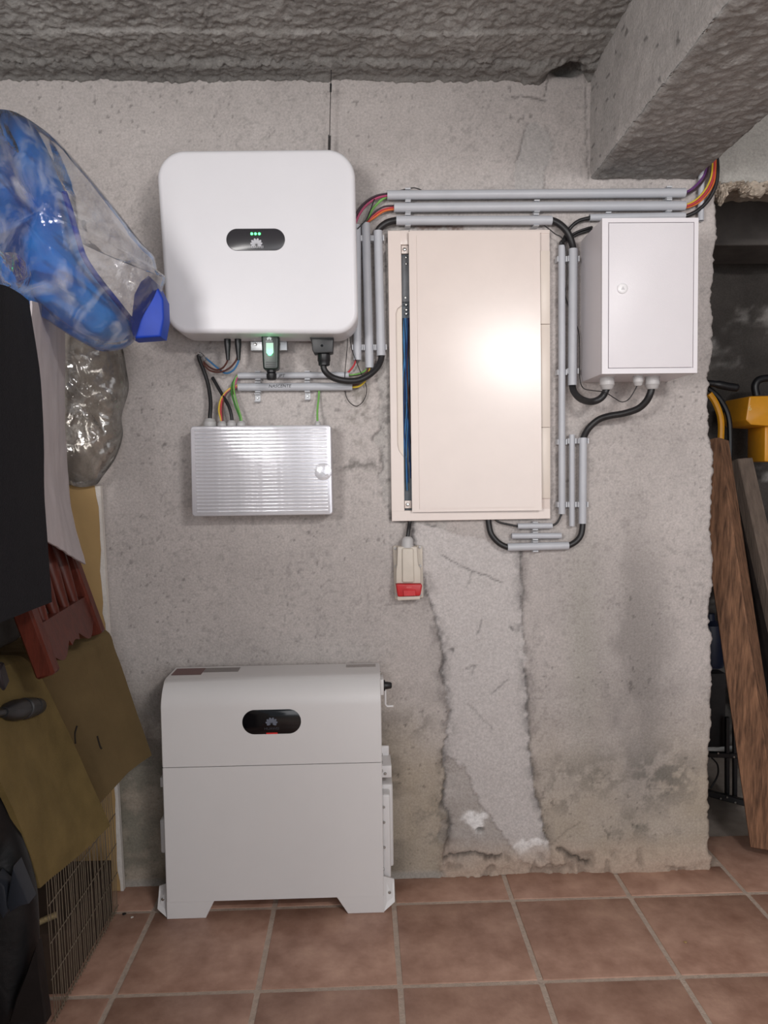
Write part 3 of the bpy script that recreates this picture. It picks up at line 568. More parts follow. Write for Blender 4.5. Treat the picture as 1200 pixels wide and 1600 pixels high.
# ------------------------------------------------------------------ battery
YB = -.18
g0, g1 = PF(261, 1436), PF(599, 1424)
bx0, bx1 = g0.x, g1.x+.002
ztop = P(592, 1037, -.02).z; zs_ = (P(258, 1200, YB).z+P(595, 1191, YB).z)/2; zb_ = (P(262, 1412, YB).z+P(598, 1398, YB).z)/2
bt = thing('battery_unit', 'large white floor standing battery with black oval display', 'battery', ((bx0+bx1)/2, -.1, 0))
def slab(z0, z1, rt):
    """side profile in y,z swept along x; the upper front edge is rounded by rt"""
    pr = [(-.012, z0), (YB, z0)]
    if rt:
        for k in range(13): a = math.pi/2*k/12; pr.append((YB+rt*(1-math.cos(a)), z1-rt+rt*math.sin(a)))
    else: pr.append((YB, z1))
    pr.append((-.012, z1)); n = len(pr); V = []; bv = .0022
    for x, ins in ((bx0, bv), (bx0+bv, 0), (bx1-bv, 0), (bx1, bv)):
        cyy = sum(p[0] for p in pr)/n; czz = (z0+z1)/2
        for p in pr: V.append((x, p[0]+(ins if p[0] < cyy else -ins), p[1]+(ins if p[1] < czz else -ins)))
    Fc = [(r*n+i, r*n+(i+1) % n, (r+1)*n+(i+1) % n, (r+1)*n+i) for r in range(3) for i in range(n)]+[tuple(range(n)), tuple(3*n+i for i in range(n))]
    return MB().add(V, Fc)
pm = slab(zs_+.001, ztop, .07).build('power_module', M_BATT, bt)
pk = slab(zb_, zs_-.001, 0).build('battery_pack', M_BATT, bt)
a, b = P(379, 1148, YB), P(470, 1107.5, YB); zc = (a.z+b.z)/2
ds = MB().prism(oval(a.x, b.x, zc-.033, zc+.033), YB-.0015, YB+.004, .001, 2).build('display', M_GLASSY, pm)
q = P(424.5, 1131, YB); petals(q.x, q.z-.001, .019, YB-.0019).build('logo', mat('logo_grey', (104, 110, 124), .5), ds, False)
textmesh('HUAWEI', .0098, (q.x, YB-.0019, q.z-.0155), font_scale=(1.05, 1)).build('lettering', mat('letter_dim', (52, 54, 62), .5), ds, False)
q = P(425, 1145.5, YB); MB().box(q.x-.015, q.x+.015, YB-.0022, YB-.001, zc-.0325, zc-.0290).build('status_light', mat('red_light', (110, 24, 24), .4, emit=((200, 20, 16), .5)), ds)
# labels on the top
a, b = P(272, 1052, -.09), P(330, 1046, -.05)
def toplabel(px0, px1, y0, y1, m, nm):
    MB().box(P(px0, 1052, (y0+y1)/2).x, P(px1, 1050, (y0+y1)/2).x, y0, y1, ztop+.0002, ztop+.0008).build(nm, m, pm, False)
def stripes(name, c1, c2, sc):
    m = mat(name, c1, .5); nt = m.node_tree; N = nt.nodes; L = nt.links; w = N.new('ShaderNodeTexWave'); w.bands_direction = 'Y'; w.inputs['Scale'].default_value = sc; w.inputs['Distortion'].default_value = 3; w.inputs['Detail Scale'].default_value = 8
    tc = N.new('ShaderNodeTexCoord'); L.new(tc.outputs['Object'], w.inputs['Vector']); r = N.new('ShaderNodeValToRGB'); r.color_ramp.elements[0].color = (*srgb(*c1), 1); r.color_ramp.elements[1].color = (*srgb(*c2), 1); L.new(w.outputs['Fac'], r.inputs[0]); L.new(r.outputs[0], N['Principled BSDF'].inputs['Base Color']); return m
toplabel(272, 318, -.098, -.030, stripes('warning_print', (140, 96, 92), (86, 74, 76), 60), 'warning_label')
toplabel(320, 374, -.075, -.030, stripes('grey_print', (120, 116, 114), (158, 152, 150), 70), 'rating_label')
toplabel(541, 587, -.055, -.025, stripes('white_print', (190, 184, 182), (140, 134, 132), 40), 'warning_label')
# feet
for pts in ([(bx0, zb_), (bx0+.128, zb_), (bx0+.104, 0), (bx0, 0)], [(bx1-.128, zb_), (bx1, zb_), (bx1, 0), (bx1-.098, 0)]):
    MB().prism(pts, YB+.001, YB+.14, .001, 1).build('foot', M_BATT, bt)
for s, xx in ((-1, bx0), (1, bx1)):
    V = [(xx, YB+.006, 0), (xx, YB+.03, .085), (xx+s*.03, YB+.045, .068), (xx+s*.03, YB+.02, .018)]
    e = Vector((0, .003, 0)); mb = MB(); mb.add(V+[tuple(Vector(v)+e) for v in V], [(0, 1, 2, 3), (7, 6, 5, 4), (0, 4, 5, 1), (1, 5, 6, 2), (2, 6, 7, 3), (3, 7, 4, 0)])
    f_ = mb.build('foot_bracket', M_BATT, bt, False)
    screw(f_, (xx+s*.016, YB+.025, .042)); screw(bt, (xx+s*.001, YB+.05, .095), 1, 'x' if s > 0 else '-x')
# right side: rotary switch, hook, bracket, cover
q = P(603, 1071, -.10)
MB().box(bx1, bx1+.009, -.125, -.075, q.z-.02, q.z+.024, .002).build('switch_plate', M_BATT, bt)
MB().lathe([(0, .015), (.004, .015), (.005, .011), (.02, .009), (.023, .006)], (bx1+.009, -.10, q.z), (1, 0, 0), 14).build('rotary_switch', M_BLACK, bt)
MB().tube([(bx1+.004, -.09, q.z-.012), (bx1+.014, -.09, q.z-.014), (bx1+.014, -.09, q.z-.056), (bx1+.019, -.09, q.z-.062), (bx1+.036, -.09, q.z-.062)], .003, 8).build('switch_guard', M_BATT, bt)
za, zb2 = P(603, 1180, -.1).z, P(603, 1214, -.1).z
bk = MB().box(bx1, bx1+.028, -.105, -.02, zb2, za-.028, .002).build('side_bracket', M_BATT, bt)
MB().box(bx1, bx1+.024, -.03, -.02, za-.03, za, .003).build('bracket_tab', M_BATT, bk)
screw(bk, (bx1+.010, -.106, zb2+.012)); screw(bt, (bx1+.001, -.12, za-.012), 1, 'x'); screw(bt, (bx1+.001, -.12, za-.036), 1, 'x'); screw(bt, (bx1+.001, -.12, za+.01), 1, 'x'); screw(bt, (bx1+.001, -.1, P(600, 1045, -.06).z), 1, 'x')
za, zb2 = P(608, 1228, -.1).z, P(608, 1364, -.1).z
cv = MB().box(bx1, bx1+.022, -.13, -.03, zb2, za-.012, .006, 3).build('side_cover', M_BATT, bt)
MB().box(bx1, bx1+.031, -.09, -.02, zb2+.012, za, .006, 3).build('side_cover', M_BATT, bt)
for pz in (1262, 1286, 1325): q = P(602, pz, -.135); screw(cv, (bx1+.004, -.131, q.z), .9)
# left side
za, zb2 = P(249, 1213, -.1).z, P(249, 1228, -.1).z
bk = MB().box(bx0-.026, bx0, -.11, -.02, zb2, za, .0015).build('side_bracket', M_BATT, bt); screw(bk, (bx0-.006, -.111, (za+zb2)/2), .9)
for pz in (1192, 1206): screw(bt, (bx0-.001, -.12, P(254, pz, -.12).z), 1, '-x')
za, zb2 = P(250, 1273, -.1).z, P(250, 1326, -.1).z
MB().box(bx0-.026, bx0, -.13, -.05, zb2, za, .007, 3).build('side_cover', M_BATT, bt)
MB().box(bx0-.014, bx0, -.12, -.07, zb2-.034, zb2, .003).build('cable_connector', M_BLACK, bt)
MB().box(bx0-.006, bx0, -.12, -.07, za, za+.034, .002).build('cable_connector', M_BLACK, bt)
# ------------------------------------------------------------------ distribution board
YP = -.022
c4 = pxz([(607, 359), (860, 360), (859, 811), (611, 814)], YP)
px0, px1, pz0, pz1 = (c4[0][0]+c4[3][0])/2, (c4[1][0]+c4[2][0])/2, (c4[2][1]+c4[3][1])/2, (c4[0][1]+c4[1][1])/2
db = thing('distribution_board', 'large beige distribution board with door ajar showing blue wires', 'electrical panel', ((px0+px1)/2, -.01, pz0))
xa, xs0, xs1 = P(620, 600, YP).x, P(629.5, 600, YP).x, P(641, 600, YP).x
xh = P(843, 600, YP).x; zt_, zbm = P(700, 364, YP).z, P(700, 799, YP).z
zs1, zs0 = P(634, 382, YP).z, P(636, 795, YP).z
MB().box(px0+.004, px1-.004, -.003, .02, pz0+.004, pz1-.004).build('back_box', mat('board_inside', (96, 102, 108), .6, .3, var=.2), db)
hz1, hz0 = P(625, 478, YP).z, P(625, 712, YP).z
# left frame with a scooped finger recess
fr = [(px0, pz0), (xs0, pz0+.024), (xs0, hz0-.004), (xa+.004, hz0+.014), (xa, hz0+.03), (xa, hz1-.02), (xa+.004, hz1-.008), (xs0, hz1+.002), (xs0, pz1), (px0, pz1)]
MB().prism(fr, YP, -.002, .0012, 1).build('frame_side', M_BEIGE, db)
MB().prism(rect(xa-.002, xs0, hz0-.008, hz1+.006), YP+.008, -.003).build('finger_recess', M_BEIGE2, db)
MB().prism([(px0, pz0), (px1, pz0), (px1, zbm+.004), (px0, zbm+.004)], YP-.0005, -.002, .0012, 1).build('frame_bottom', M_BEIGE, db)
MB().box(xs0-.001, xs1+.004, YP, -.002, zs1, pz1, .001).build('frame_top', M_BEIGE, db); MB().box(xs1, px1, YP, -.002, zt_-.002, pz1, .001).build('frame_top', M_BEIGE, db)
MB().box(xh-.004, px1, YP+.002, -.002, zbm, pz1-.002, .001).build('frame_side', M_BEIGE, db)
cuts = [P(850, y, YP).z for y in (362, 392, 507, 668, 779, 797)]
for a_, b_ in zip(cuts[1:-2], cuts[2:-1]): MB().box(xh+.002, px1-.001, YP-.005, YP+.004, b_+.0006, a_-.0006, .001).build('hinge_cover', M_BEIGE2, db)
# the door leaf, slightly sprung: thin sheet with raised centre field
def doorq(u, v, o=0): return Vector((xs1+(xh-xs1)*u, -.034-.010*v*0-.010*u*(1-v)*.9+.004*u*v-o, zbm+(zt_-zbm)*v))
def leaf(u0, u1, v0, v1, o, t, n=12):
    rows = [[doorq(u0+(u1-u0)*i/n, v0+(v1-v0)*j/n, o) for i in range(n+1)] for j in range(n+1)]
    return sheet(rows, n+1, n+1, t)
dr = leaf(0, 1, 0, 1, 0, .004).build('door', M_BEIGE, db)
leaf(.058, .945, .012, .985, .003, .003).build('door_field', M_BEIGE, dr)
for zz, ym in ((zs1-.012, 0), (zs0+.012, 0)):
    mp = MB().box(xs0+.0015, xs1, -.016, -.004, zz-.011, zz+.011, .001).build('mounting_tab', M_BEIGE, db); screw(mp, ((xs0+xs1)/2-.001, -.017, zz), 1.2)
MB().box(xs0, xs1+.02, -.008, -.003, P(634, 470, YP).z, zs1-.03, .001).build('mounting_rail', mat('rail_grey', (112, 114, 118), .6, .3, var=.15), db)
for py in (402, 412, 465, 476, 484, 490): screw(db, P(634+random.uniform(-1, 1), py, -.009), .9)
for k in range(9):
    random.seed(300+k); xx = xs0+.003+.0020*((k*5) % 9); z_ = P(634, 497, -.01).z; z2 = P(634, 770-random.random()*120, -.01).z
    pth = [(xx+.0045*math.sin(t*7+k*1.7)+.004*t*(k % 3-1), -.0085-.002*(k % 2)-.002*math.sin(t*4+k), z_+(z2-z_)*t) for t in np.linspace(0, 1, 14)]
    MB().tube(pth, .0018, 6).build('wire', (WIRE['blue'], WIRE['navy'], M_RUBBER, WIRE['blue'], WIRE['navy'], WIRE['brown'], WIRE['blue'], M_RUBBER, WIRE['navy'])[k], db)
# ------------------------------------------------------------------ white cabinet at the right
YC = -.19
c4 = pxz([(942, 341), (1091, 340), (1090, 582), (939.5, 585)], YC)
cx0, cx1, cz0, cz1 = (c4[0][0]+c4[3][0])/2, (c4[1][0]+c4[2][0])/2, (c4[2][1]+c4[3][1])/2, (c4[0][1]+c4[1][1])/2
wb = thing('wall_cabinet', 'plain white metal wall cabinet under the beam, door with round lock', 'cabinet', ((cx0+cx1)/2, -.1, cz0))
MB().prism(rrect(rect(cx0, cx1, cz0, cz1), .003, 2), YC+.006, .002).build('body', M_BOX, wb)
d0, d1 = P(951, 575, YC), P(1084, 348, YC)
MB().ring(rect(cx0, cx1, cz0, cz1), rect(d0.x-.0018, d1.x+.0018, d0.z-.0018, d1.z+.0018), YC, YC+.007).build('front_frame', M_BOX, wb, False)
do = MB().prism(rrect(rect(d0.x, d1.x, d0.z, d1.z), .002, 2), YC-.001, YC+.0052, .001, 2).build('door', M_BOX, wb)
q = P(972, 451, YC); lk = MB().lathe([(0, .0135), (.003, .0135), (.0045, .0115), (.0048, .0085)], (q.x, YC-.001, q.z), (0, -1, 0), 24).build('lock', mat('lock_white', (238, 236, 238), .3), do)
MB().prism([(q.x-.004, q.z-.004), (q.x+.005, q.z-.004), (q.x, q.z+.005)], YC-.0065, YC-.005).build('key_slot', mat('lock_slot', (205, 202, 206), .4), lk, False)
q = P(990, 339, -.12); MB().lathe([(0, .022), (.004, .022), (.006, .019)], (q.x, -.12, cz1), (0, 0, 1), 20).build('blanking_plug', M_BOX, wb)
GPROF = [(0, 1.06), (.10, 1.06), (.12, .98), (.2, .98), (.22, 1.02), (.62, 1.02), (.68, .92), (.92, .80), (1, .62)]
def gland(parent, px, py, Y, r, h, down=True, m=M_GLAND, zz=None):
    q = P(px, py, Y); z = zz if zz is not None else q.z
    return MB().lathe([(a*h, b*r) for a, b in GPROF], (q.x, Y, z), (0, 0, -1 if down else 1), 12).build('cable_gland', m, parent)
gl1 = gland(wb, 948.5, 597, -.12, .0195, .034, zz=cz0); gl2 = gland(wb, 997, 590, -.14, .0135, .027, zz=cz0); gl3 = gland(wb, 1019, 594, -.12, .0195, .034, zz=cz0)
# ------------------------------------------------------------------ ribbed junction box
YJ = -.092
c4 = pxz([(297, 666), (517, 664), (520, 804), (300, 807)], YJ)
jb = thing('junction_box', 'silver ribbed junction box in clear film below the inverter', 'junction box', ((c4[0][0]+c4[1][0])/2, -.05, c4[2][1]))
MB().prism(rrect(c4, .009, 5), YJ+.012, -.0, 0).build('body', mat('junction_body', (205, 204, 206), .45), jb)
jx0, jx1, jz0, jz1 = (c4[0][0]+c4[3][0])/2, (c4[1][0]+c4[2][0])/2, (c4[2][1]+c4[3][1])/2, (c4[0][1]+c4[1][1])/2
MB().prism(rrect(c4, .009, 5), YJ, YJ+.013, .003, 3).build('lid', mat('lid_silver', (214, 213, 219), .22, .35, var=.05, vscale=18, bump=.10, bscale=60), jb)
nr = 24; M_RIB = mat('rib_silver', (222, 222, 228), .2, .3, var=.1, vscale=25, bump=.4, bscale=80)
rib = proto(MB().prism(rrect(rect(-(jx1-jx0)/2+.012, (jx1-jx0)/2-.012, -.0026, .0026), .0025, 3), -.0016, .001, .0014, 2), 'rib', M_RIB)
sl = math.atan2(-(P(520, 804, YJ).z-P(300, 807, YJ).z), jx1-jx0)
for k in range(nr): inst(rib, 'rib', jb, ((jx0+jx1)/2, YJ, jz0+.012+(jz1-jz0-.024)*k/(nr-1)))
q = P(505, 737, YJ); MB().lathe([(0, .0235), (.002, .0235), (.0026, .0225)], (q.x, YJ-.0008, q.z), (0, -1, 0), 26).build('round_latch', M_RIB, jb)
for px, r, h in ((328, .0175, .026), (347, .0125, .018), (362, .0130, .020), (377, .0125, .018), (496.5, .0085, .015)): gland(jb, px, 664, -.05, r, h, False, M_GLAND, jz1-.002)
# ------------------------------------------------------------------ industrial socket
YS = -.055
x_ = lambda px, py: P(px, py, YS)
sk = thing('power_socket', 'beige industrial wall socket with red flap below the distribution board', 'socket', (x_(637, 930).x, -.02, x_(637, 937).z))
M_SOCK = mat('socket_beige', (205, 196, 184), .5, var=.05)
MB().prism(rrect(pxz([(614, 853), (660, 853), (661.5, 934), (617, 937)], -.012), .004, 3), -.014, .002, .002, 1).build('back_plate', M_SOCK, sk)
hb = MB().prism(pxz([(621, 854), (652, 854), (654, 882), (658, 890), (658, 912), (618.5, 912), (618.5, 890), (620, 882)], YS+.01), YS+.008, -.012, .006, 2).build('housing', M_SOCK, sk)
MB().prism(rrect(pxz([(628.5, 857), (646, 857), (647, 910), (629, 910)], YS), .0042, 4), YS, YS+.012, .003, 3).build('raised_rib', M_SOCK, hb)
flp = MB().prism(rrect(pxz([(618.5, 912.5), (660, 912.5), (657, 931), (621.5, 932.5)], YS), .005, 4), YS-.002, -.012, .0035, 3).build('flap', mat('socket_red', (190, 34, 38), .35, var=.06), sk)
MB().prism(pxz([(630, 922), (649, 922), (650, 931), (630.5, 931.5)], YS-.006), YS-.006, YS-.001, .001, 1).build('flap_grip', mat('socket_red2', (196, 30, 34), .3), flp)
q = P(639, 918, YS-.003); textmesh('400V', .007, (q.x, YS-.0024, q.z-.002)).build('lettering', mat('socket_letter', (224, 120, 116), .5), flp, False)
MB().prism(rrect(pxz([(620, 931.5), (657, 931), (656, 936.5), (621, 938)], YS+.01), .003, 3), YS+.006, -.012, .002, 2).build('lower_lip', M_SOCK, sk)
for a_, b_ in (((617.5, 857), 0), ((656, 855), 0), ((619, 885), 0), ((656.5, 884.5), 0), ((620.5, 929), 0), ((657, 929), 0)):
    q = P(a_[0], a_[1], -.016); MB().lathe([(0, .0046), (.006, .0044), (.007, .003)], (q.x, -.012, q.z), (0, -1, 0), 10).build('screw_post', M_GLAND, sk)
q = P(636.5, 855, -.03); MB().lathe([(0, .0175), (.006, .0175), (.008, .0165), (.022, .0165), (.028, .012), (.031, .008)], (q.x, -.032, q.z), (.02, 0, 1), 16).build('cable_gland', M_GLAND, sk)
# ------------------------------------------------------------------ conduits with their clips
CLIPS = {}
def clip_me(r):
    k = round(r, 4)
    if k not in CLIPS:
        o, i, c = r+.0042, r+.0004, r+.009; pts = [(-o, -.002), (o, -.002), (o, c+r*.55), (o-.001, c+r*.75), (i, c+r*.55), (i, .005), (-i, .005), (-i, c+r*.55), (-o+.001, c+r*.75), (-o, c+r*.55)]
        V = [(-.0075, -v, u) for u, v in pts]+[(.0075, -v, u) for u, v in pts]; n = len(pts)
        CLIPS[k] = proto(MB().add(V, [(a, (a+1) % n, n+(a+1) % n, n+a) for a in range(n)]+[tuple(range(n)), tuple(range(n, 2*n))]), 'clip', M_CLIP)
    return CLIPS[k]
GC = 'grey plastic conduits clipped to the wall'
def conduit(a, b, r, clips, label, text=None):
    Y = -(r+.009); A, B = P(*a, Y), P(*b, Y); o = MB().tube([A, A.lerp(B, .5), B], r, 18, hollow=.0016).build('conduit', M_PVC, base=A)
    tag(o, label, 'conduit', GC); ORG[o.name] = A
    hor = abs(B.x-A.x) > abs(B.z-A.z); d = (B-A).normalized(); ang = -math.atan2(d.z, d.x)
    for t in clips:
        s = (t-(a[0] if hor else a[1]))/((b[0]-a[0]) if hor else (b[1]-a[1])); q = A.lerp(B, s); q.y = 0
        inst(clip_me(r), 'clip', o, q, Matrix.Rotation(ang, 4, 'Y'))
    if text:
        q = P(text[1], text[2], Y-r); textmesh(text[0], text[3], (q.x, Y-r-.0006, q.z), .25).build('handwriting', M_INK, o, False)
    return o
conduit((605, 305), (1070, 301.5), .0130, (637, 1044), 'longest grey conduit, topmost of the three running above the distribution board')
conduit((615.5, 324.5), (1070, 321.5), .0130, (637, 837, 1044), 'long grey conduit, middle of the three running above the distribution board')
conduit((619, 344.7), (862, 344.5), .0130, (637, 837), 'grey conduit just over the top edge of the distribution board')
conduit((921, 340), (1070, 337), .0095, (950, 1044), 'short thin grey conduit half hidden behind the white cabinet top')
conduit((557.5, 352), (558.5, 563), .0115, (373, 543), 'vertical grey conduit half hidden behind the inverter right edge')
conduit((571.5, 349), (577.5, 575), .0120, (373, 543), 'vertical grey conduit, middle of three between inverter and distribution board')
conduit((590.5, 361), (595.5, 556), .0125, (373, 543), 'vertical grey conduit with black cable, nearest the distribution board left edge')
conduit((372, 587), (545, 586), .0088, (403, 480), 'upper short grey conduit below the inverter with faint handwriting', ('JPT', 440, 589.5, .0125))
conduit((372, 605), (550.5, 604), .0112, (403, 480), 'lower grey conduit above the junction box marked in pen', ('NASCENTE', 437, 605.5, .0125))
conduit((877.5, 384), (877.8, 803), .0100, (405, 580, 689, 788), 'tall vertical grey conduit along the distribution board right edge')
conduit((895.5, 389), (894.3, 602), .0125, (405, 580), 'vertical grey conduit beside the white cabinet left side')
conduit((893.5, 679), (893.5, 822), .0082, (689, 788), 'thin empty vertical grey conduit, middle of the lower three')
conduit((911, 684), (910, 818), .0112, (689, 788), 'lower vertical grey conduit below the cabinet, rightmost of three')
conduit((808.6, 822), (862.6, 821.5), .0085, (836,), 'short grey conduit stub right under the distribution board corner')
conduit((799.5, 837.5), (876.7, 837), .0085, (836,), 'thin empty grey conduit, middle of three under the distribution board')
conduit((792.7, 855), (888, 852.5), .0115, (836,), 'thick short grey conduit, lowest of three under the distribution board')
conduit((1095, 345), (1096, 262), .0085, (), 'pale upright conduit stub between wires under the beam')
conduit((1119, 253), (1122, 205), .0080, (), 'pale conduit stub rising beside the beam above the opening')
for px, py, w in ((403, 622, 'below the left end of the pen-marked conduit'), (481, 619, 'above the green wire gland')):
    q = P(px, py, -.004); o = thing('pipe_clip', 'empty grey pipe clip on the wall '+w, 'clip', (q.x, 0, q.z-.012), 'empty pipe clips')
    inst(clip_me(.0082), 'clip_body', o, (q.x, 0, q.z)); screw(o, (q.x, -.006, q.z-.0), .8)
# ------------------------------------------------------------------ cables and wires
def cable(pts, r, m, label, cat='cable', name='cable', seg=10, group=None, n=8):
    o = MB().tube(spline([P(*p) for p in pts], n), r, seg).build(name, m); tag(o, label, cat, group); return o
cable([(505, 570, -.085), (508, 580, -.085), (520, 590, -.075), (540, 595, -.065), (560, 594, -.055), (578, 585, -.045), (591, 572, -.032), (596, 558, -.0215), (596, 545, -.0215)], .0088, M_RUBBER, 'thick black cable looping from the power plug to a vertical conduit')
cable([(590, 372, -.0215), (591, 361, -.0215), (596, 354, -.025), (606, 347.5, -.027), (619, 344.5, -.022), (630, 344.5, -.022)], .0095, M_RUBBER, 'thick black cable bend at the upper left of the distribution board')
cable([(852, 344.5, -.022), (862, 344.5, -.022), (874, 350, -.028), (886, 362, -.032), (893, 378, -.028), (895.5, 390, -.0215), (895.5, 400, -.0215)], .0095, M_RUBBER, 'thick black cable bending down beside the white cabinet top')
cable([(930, 340, -.0185), (920, 341, -.0185), (905, 345, -.019), (894, 353, -.018), (885, 366, -.016), (878, 384, -.019), (878, 392, -.019)], .0052, M_RUBBER, 'upper thin black cable crossing behind the thick bend')
for k, dy in enumerate((0, 4)): cable([(925, 355+dy, -.01), (917, 357+dy, -.014), (903, 362+dy, -.014), (890, 369+dy, -.014), (880, 375+dy*.6, -.02), (875, 380+dy*.5, -.02)], .0034, M_RUBBER, ('upper' if k == 0 else 'lower')+' of two black cords from behind the white cabinet')
cable([(894.3, 592, -.0215), (894.3, 603, -.0215), (898, 614, -.04), (907, 623, -.07), (920, 627.5, -.1), (932, 626, -.118), (942, 619, -.12), (948, 607, -.12)], .0095, M_RUBBER, 'thick black cable curving up into the left gland of the cabinet')
cable([(1018.5, 604, -.12), (1016, 615, -.12), (1009, 628, -.11), (996, 639, -.095), (975, 646, -.075), (952, 650, -.055), (935, 656, -.04), (920, 669, -.03), (912, 684, -.0205), (911, 695, -.0205)], .0095, M_RUBBER, 'thick black cable swooping from the cabinet to the lower conduit')
cable([(843, 347, -.015), (858, 358, -.02), (868, 366, -.03), (878, 372, -.034), (884, 392, -.022), (887, 425, -.022), (885, 445, -.02), (883, 460, -.014), (888, 478, -.008), (900, 505, -.008), (905, 525, -.022), (906, 560, -.022), (906, 590, -.03), (911, 606, -.06), (925, 610, -.1), (945, 613, -.137), (960, 622, -.137), (972, 628, -.138), (984, 622, -.138), (997, 600, -.14)], .0014, M_RUBBER, 'thin black signal wire snaking down to the small middle gland', 'wire', 'signal_wire', 6)
cable([(540, 508, -.05), (543, 530, -.05), (541, 560, -.045), (539, 583, -.03), (539, 610, -.008), (543, 624, -.012), (550, 632, -.014), (557, 634.5, -.014), (565, 630, -.014), (571, 620, -.014), (573, 608, -.016), (570, 596, -.02), (564, 583, -.03), (556, 563, -.04), (549, 543, -.045), (547, 525, -.05), (549, 508, -.05)], .0012, M_RUBBER, 'thin black wire hanging in a loop below the conduits', 'wire', 'signal_wire', 6)
cable([(641, 806, -.010), (640, 818, -.016), (638.5, 828, -.026), (637, 840, -.031), (636.8, 846, -.032)], .0058, M_RUBBER, 'short black cord from distribution board to the industrial socket')
cable([(762, 800, -.012), (764, 820, -.014), (768, 835, -.018), (779, 848, -.02), (793, 855, -.0205), (803, 855, -.0205)], .0085, M_RUBBER, 'thick black cable leaving the distribution board foot into the lowest conduit')
cable([(880, 853, -.0205), (888, 852.5, -.0205), (900, 846, -.022), (908, 835, -.022), (910.5, 818, -.0205), (910.5, 808, -.0205)], .0085, M_RUBBER, 'thick black cable bend at the lowest right conduits')
cable([(770, 806, -.012), (778, 815, -.014), (793, 819, -.016), (809, 822, -.0175), (818, 822, -.0175)], .003, M_RUBBER, 'thin black cable under the distribution board left of the stub')
cable([(855, 821.5, -.0175), (863, 821, -.0175), (871, 816, -.018), (877, 803, -.019), (877.5, 795, -.019)], .003, M_RUBBER, 'thin black cable right of the stub going up to the tall conduit')
GW_ = 'coloured wires between conduits'
def wire(pts, col, label, r=.0024): cable(pts, r, WIRE[col] if col in WIRE else M_RUBBER, label, 'wire', 'wire', 7, GW_)
wire([(615, 303, -.022), (604, 303, -.022), (586, 307, -.024), (569, 318, -.026), (558, 333, -.028), (553, 348, -.028)], 'dark', 'dark wire arching left from the topmost conduit', .0032)
wire([(615, 306, -.024), (604, 306, -.026), (588, 310, -.029), (572, 321, -.03), (561, 336, -.03), (555, 350, -.03)], 'pink', 'pink wire arching left from the topmost conduit', .0032)
wire([(614, 308, -.022), (603, 308, -.022), (590, 318, -.018), (580, 331, -.016), (574, 350, -.02), (574, 358, -.02)], 'green', 'green wire between topmost conduit and middle vertical conduit', .0034)
wire([(626, 321, -.021), (615, 321.5, -.022), (600, 323, -.024), (586, 331, -.026), (576, 344, -.023), (572, 356, -.02)], 'dark', 'dark wire bending out of the middle conduit left end')
wire([(626, 324, -.023), (615, 324, -.025), (600, 327, -.028), (586, 335, -.029), (575, 347, -.024), (572, 356, -.021)], 'red', 'red wire bending out of the middle conduit left end')
wire([(626, 327, -.022), (615, 327, -.024), (600, 330, -.027), (586, 339, -.028), (573, 349, -.022), (572, 358, -.021)], 'orange', 'orange wire bending out of the middle conduit left end', .003)
wire([(585, 311, -.033), (580, 325, -.034), (574, 340, -.034), (567, 349, -.036), (559, 357, -.038)], 'black', 'short black wire crossing under the pink wire', .0017)
wire([(612, 301, -.012), (628, 297, -.014), (642, 294, -.030), (650, 294, -.030), (660, 298, -.018), (664, 303, -.014)], 'black', 'thin black wire end poking above the topmost conduit', .0014)
wire([(1060, 301, -.021), (1070, 301.5, -.021), (1084, 293, -.022), (1096, 280, -.024), (1104, 264, -.026), (1106, 240, -.026)], 'purple', 'purple wire rising from the topmost conduit to the beam', .0036)
wire([(1060, 303, -.024), (1070, 304, -.025), (1085, 297, -.029), (1097, 285, -.03), (1106, 268, -.03), (1108, 240, -.03)], 'dark', 'dark wire rising from the topmost conduit to the beam', .003)
wire([(1060, 320, -.022), (1070, 320.5, -.024), (1086, 313, -.028), (1100, 299, -.032), (1110, 280, -.034), (1113, 262, -.034), (1113, 238, -.034)], 'yellow', 'yellow wire curving up from the middle conduit to the beam')
wire([(1060, 322, -.022), (1070, 322.5, -.024), (1087, 316, -.029), (1102, 302, -.034), (1113, 282, -.036), (1116, 262, -.036), (1116, 238, -.036)], 'red', 'red wire curving up from the middle conduit to the beam', .003)
wire([(1060, 324, -.020), (1070, 325, -.020), (1088, 319, -.024), (1104, 305, -.029), (1115, 286, -.031), (1118, 262, -.031), (1118, 238, -.03)], 'orange', 'orange wire curving up from the middle conduit to the beam')
cable([(1060, 337, -.0185), (1072, 337.5, -.0185), (1090, 329, -.022), (1107, 312, -.026), (1118, 290, -.03), (1121, 268, -.03), (1120, 244, -.022), (1120, 225, -.017)], .0058, M_RUBBER, 'black cable curving up beside the opening to the beam end')
# left: sheathed cables, brown and blue cores
cable([(310, 555, -.02), (312, 563, -.022), (318, 578, -.024), (325, 600, -.028), (329, 628, -.04), (328, 650, -.05), (328, 662, -.05)], .0056, M_RUBBER, 'black sheathed cable into the leftmost junction box gland')
cable([(332, 590, -.012), (336, 597, -.016), (348, 618, -.03), (358, 636, -.045), (362, 652, -.05), (362, 662, -.05)], .0048, M_RUBBER, 'black sheathed cable slanting into the third junction box gland')
o = MB().tube(spline([P(311, 553, -.02), P(316, 556, -.024), P(321, 563, -.026)], 6), [.006]*6+[.0055]*7, 9).build('tape_wrap', film('tape_clear', (.75, .75, .76), (.8, .8, .8), .6)); tag(o, 'clear tape wrapped round the cable end left of the plugs', 'tape')
GW_ = 'brown and blue cores under the inverter'
wire([(318, 565, -.024), (326, 573, -.03), (338, 578, -.04), (349, 574, -.055), (356, 562, -.072), (356, 552, -.074)], 'brown', 'brown wire to the left plug under the inverter', .0026)
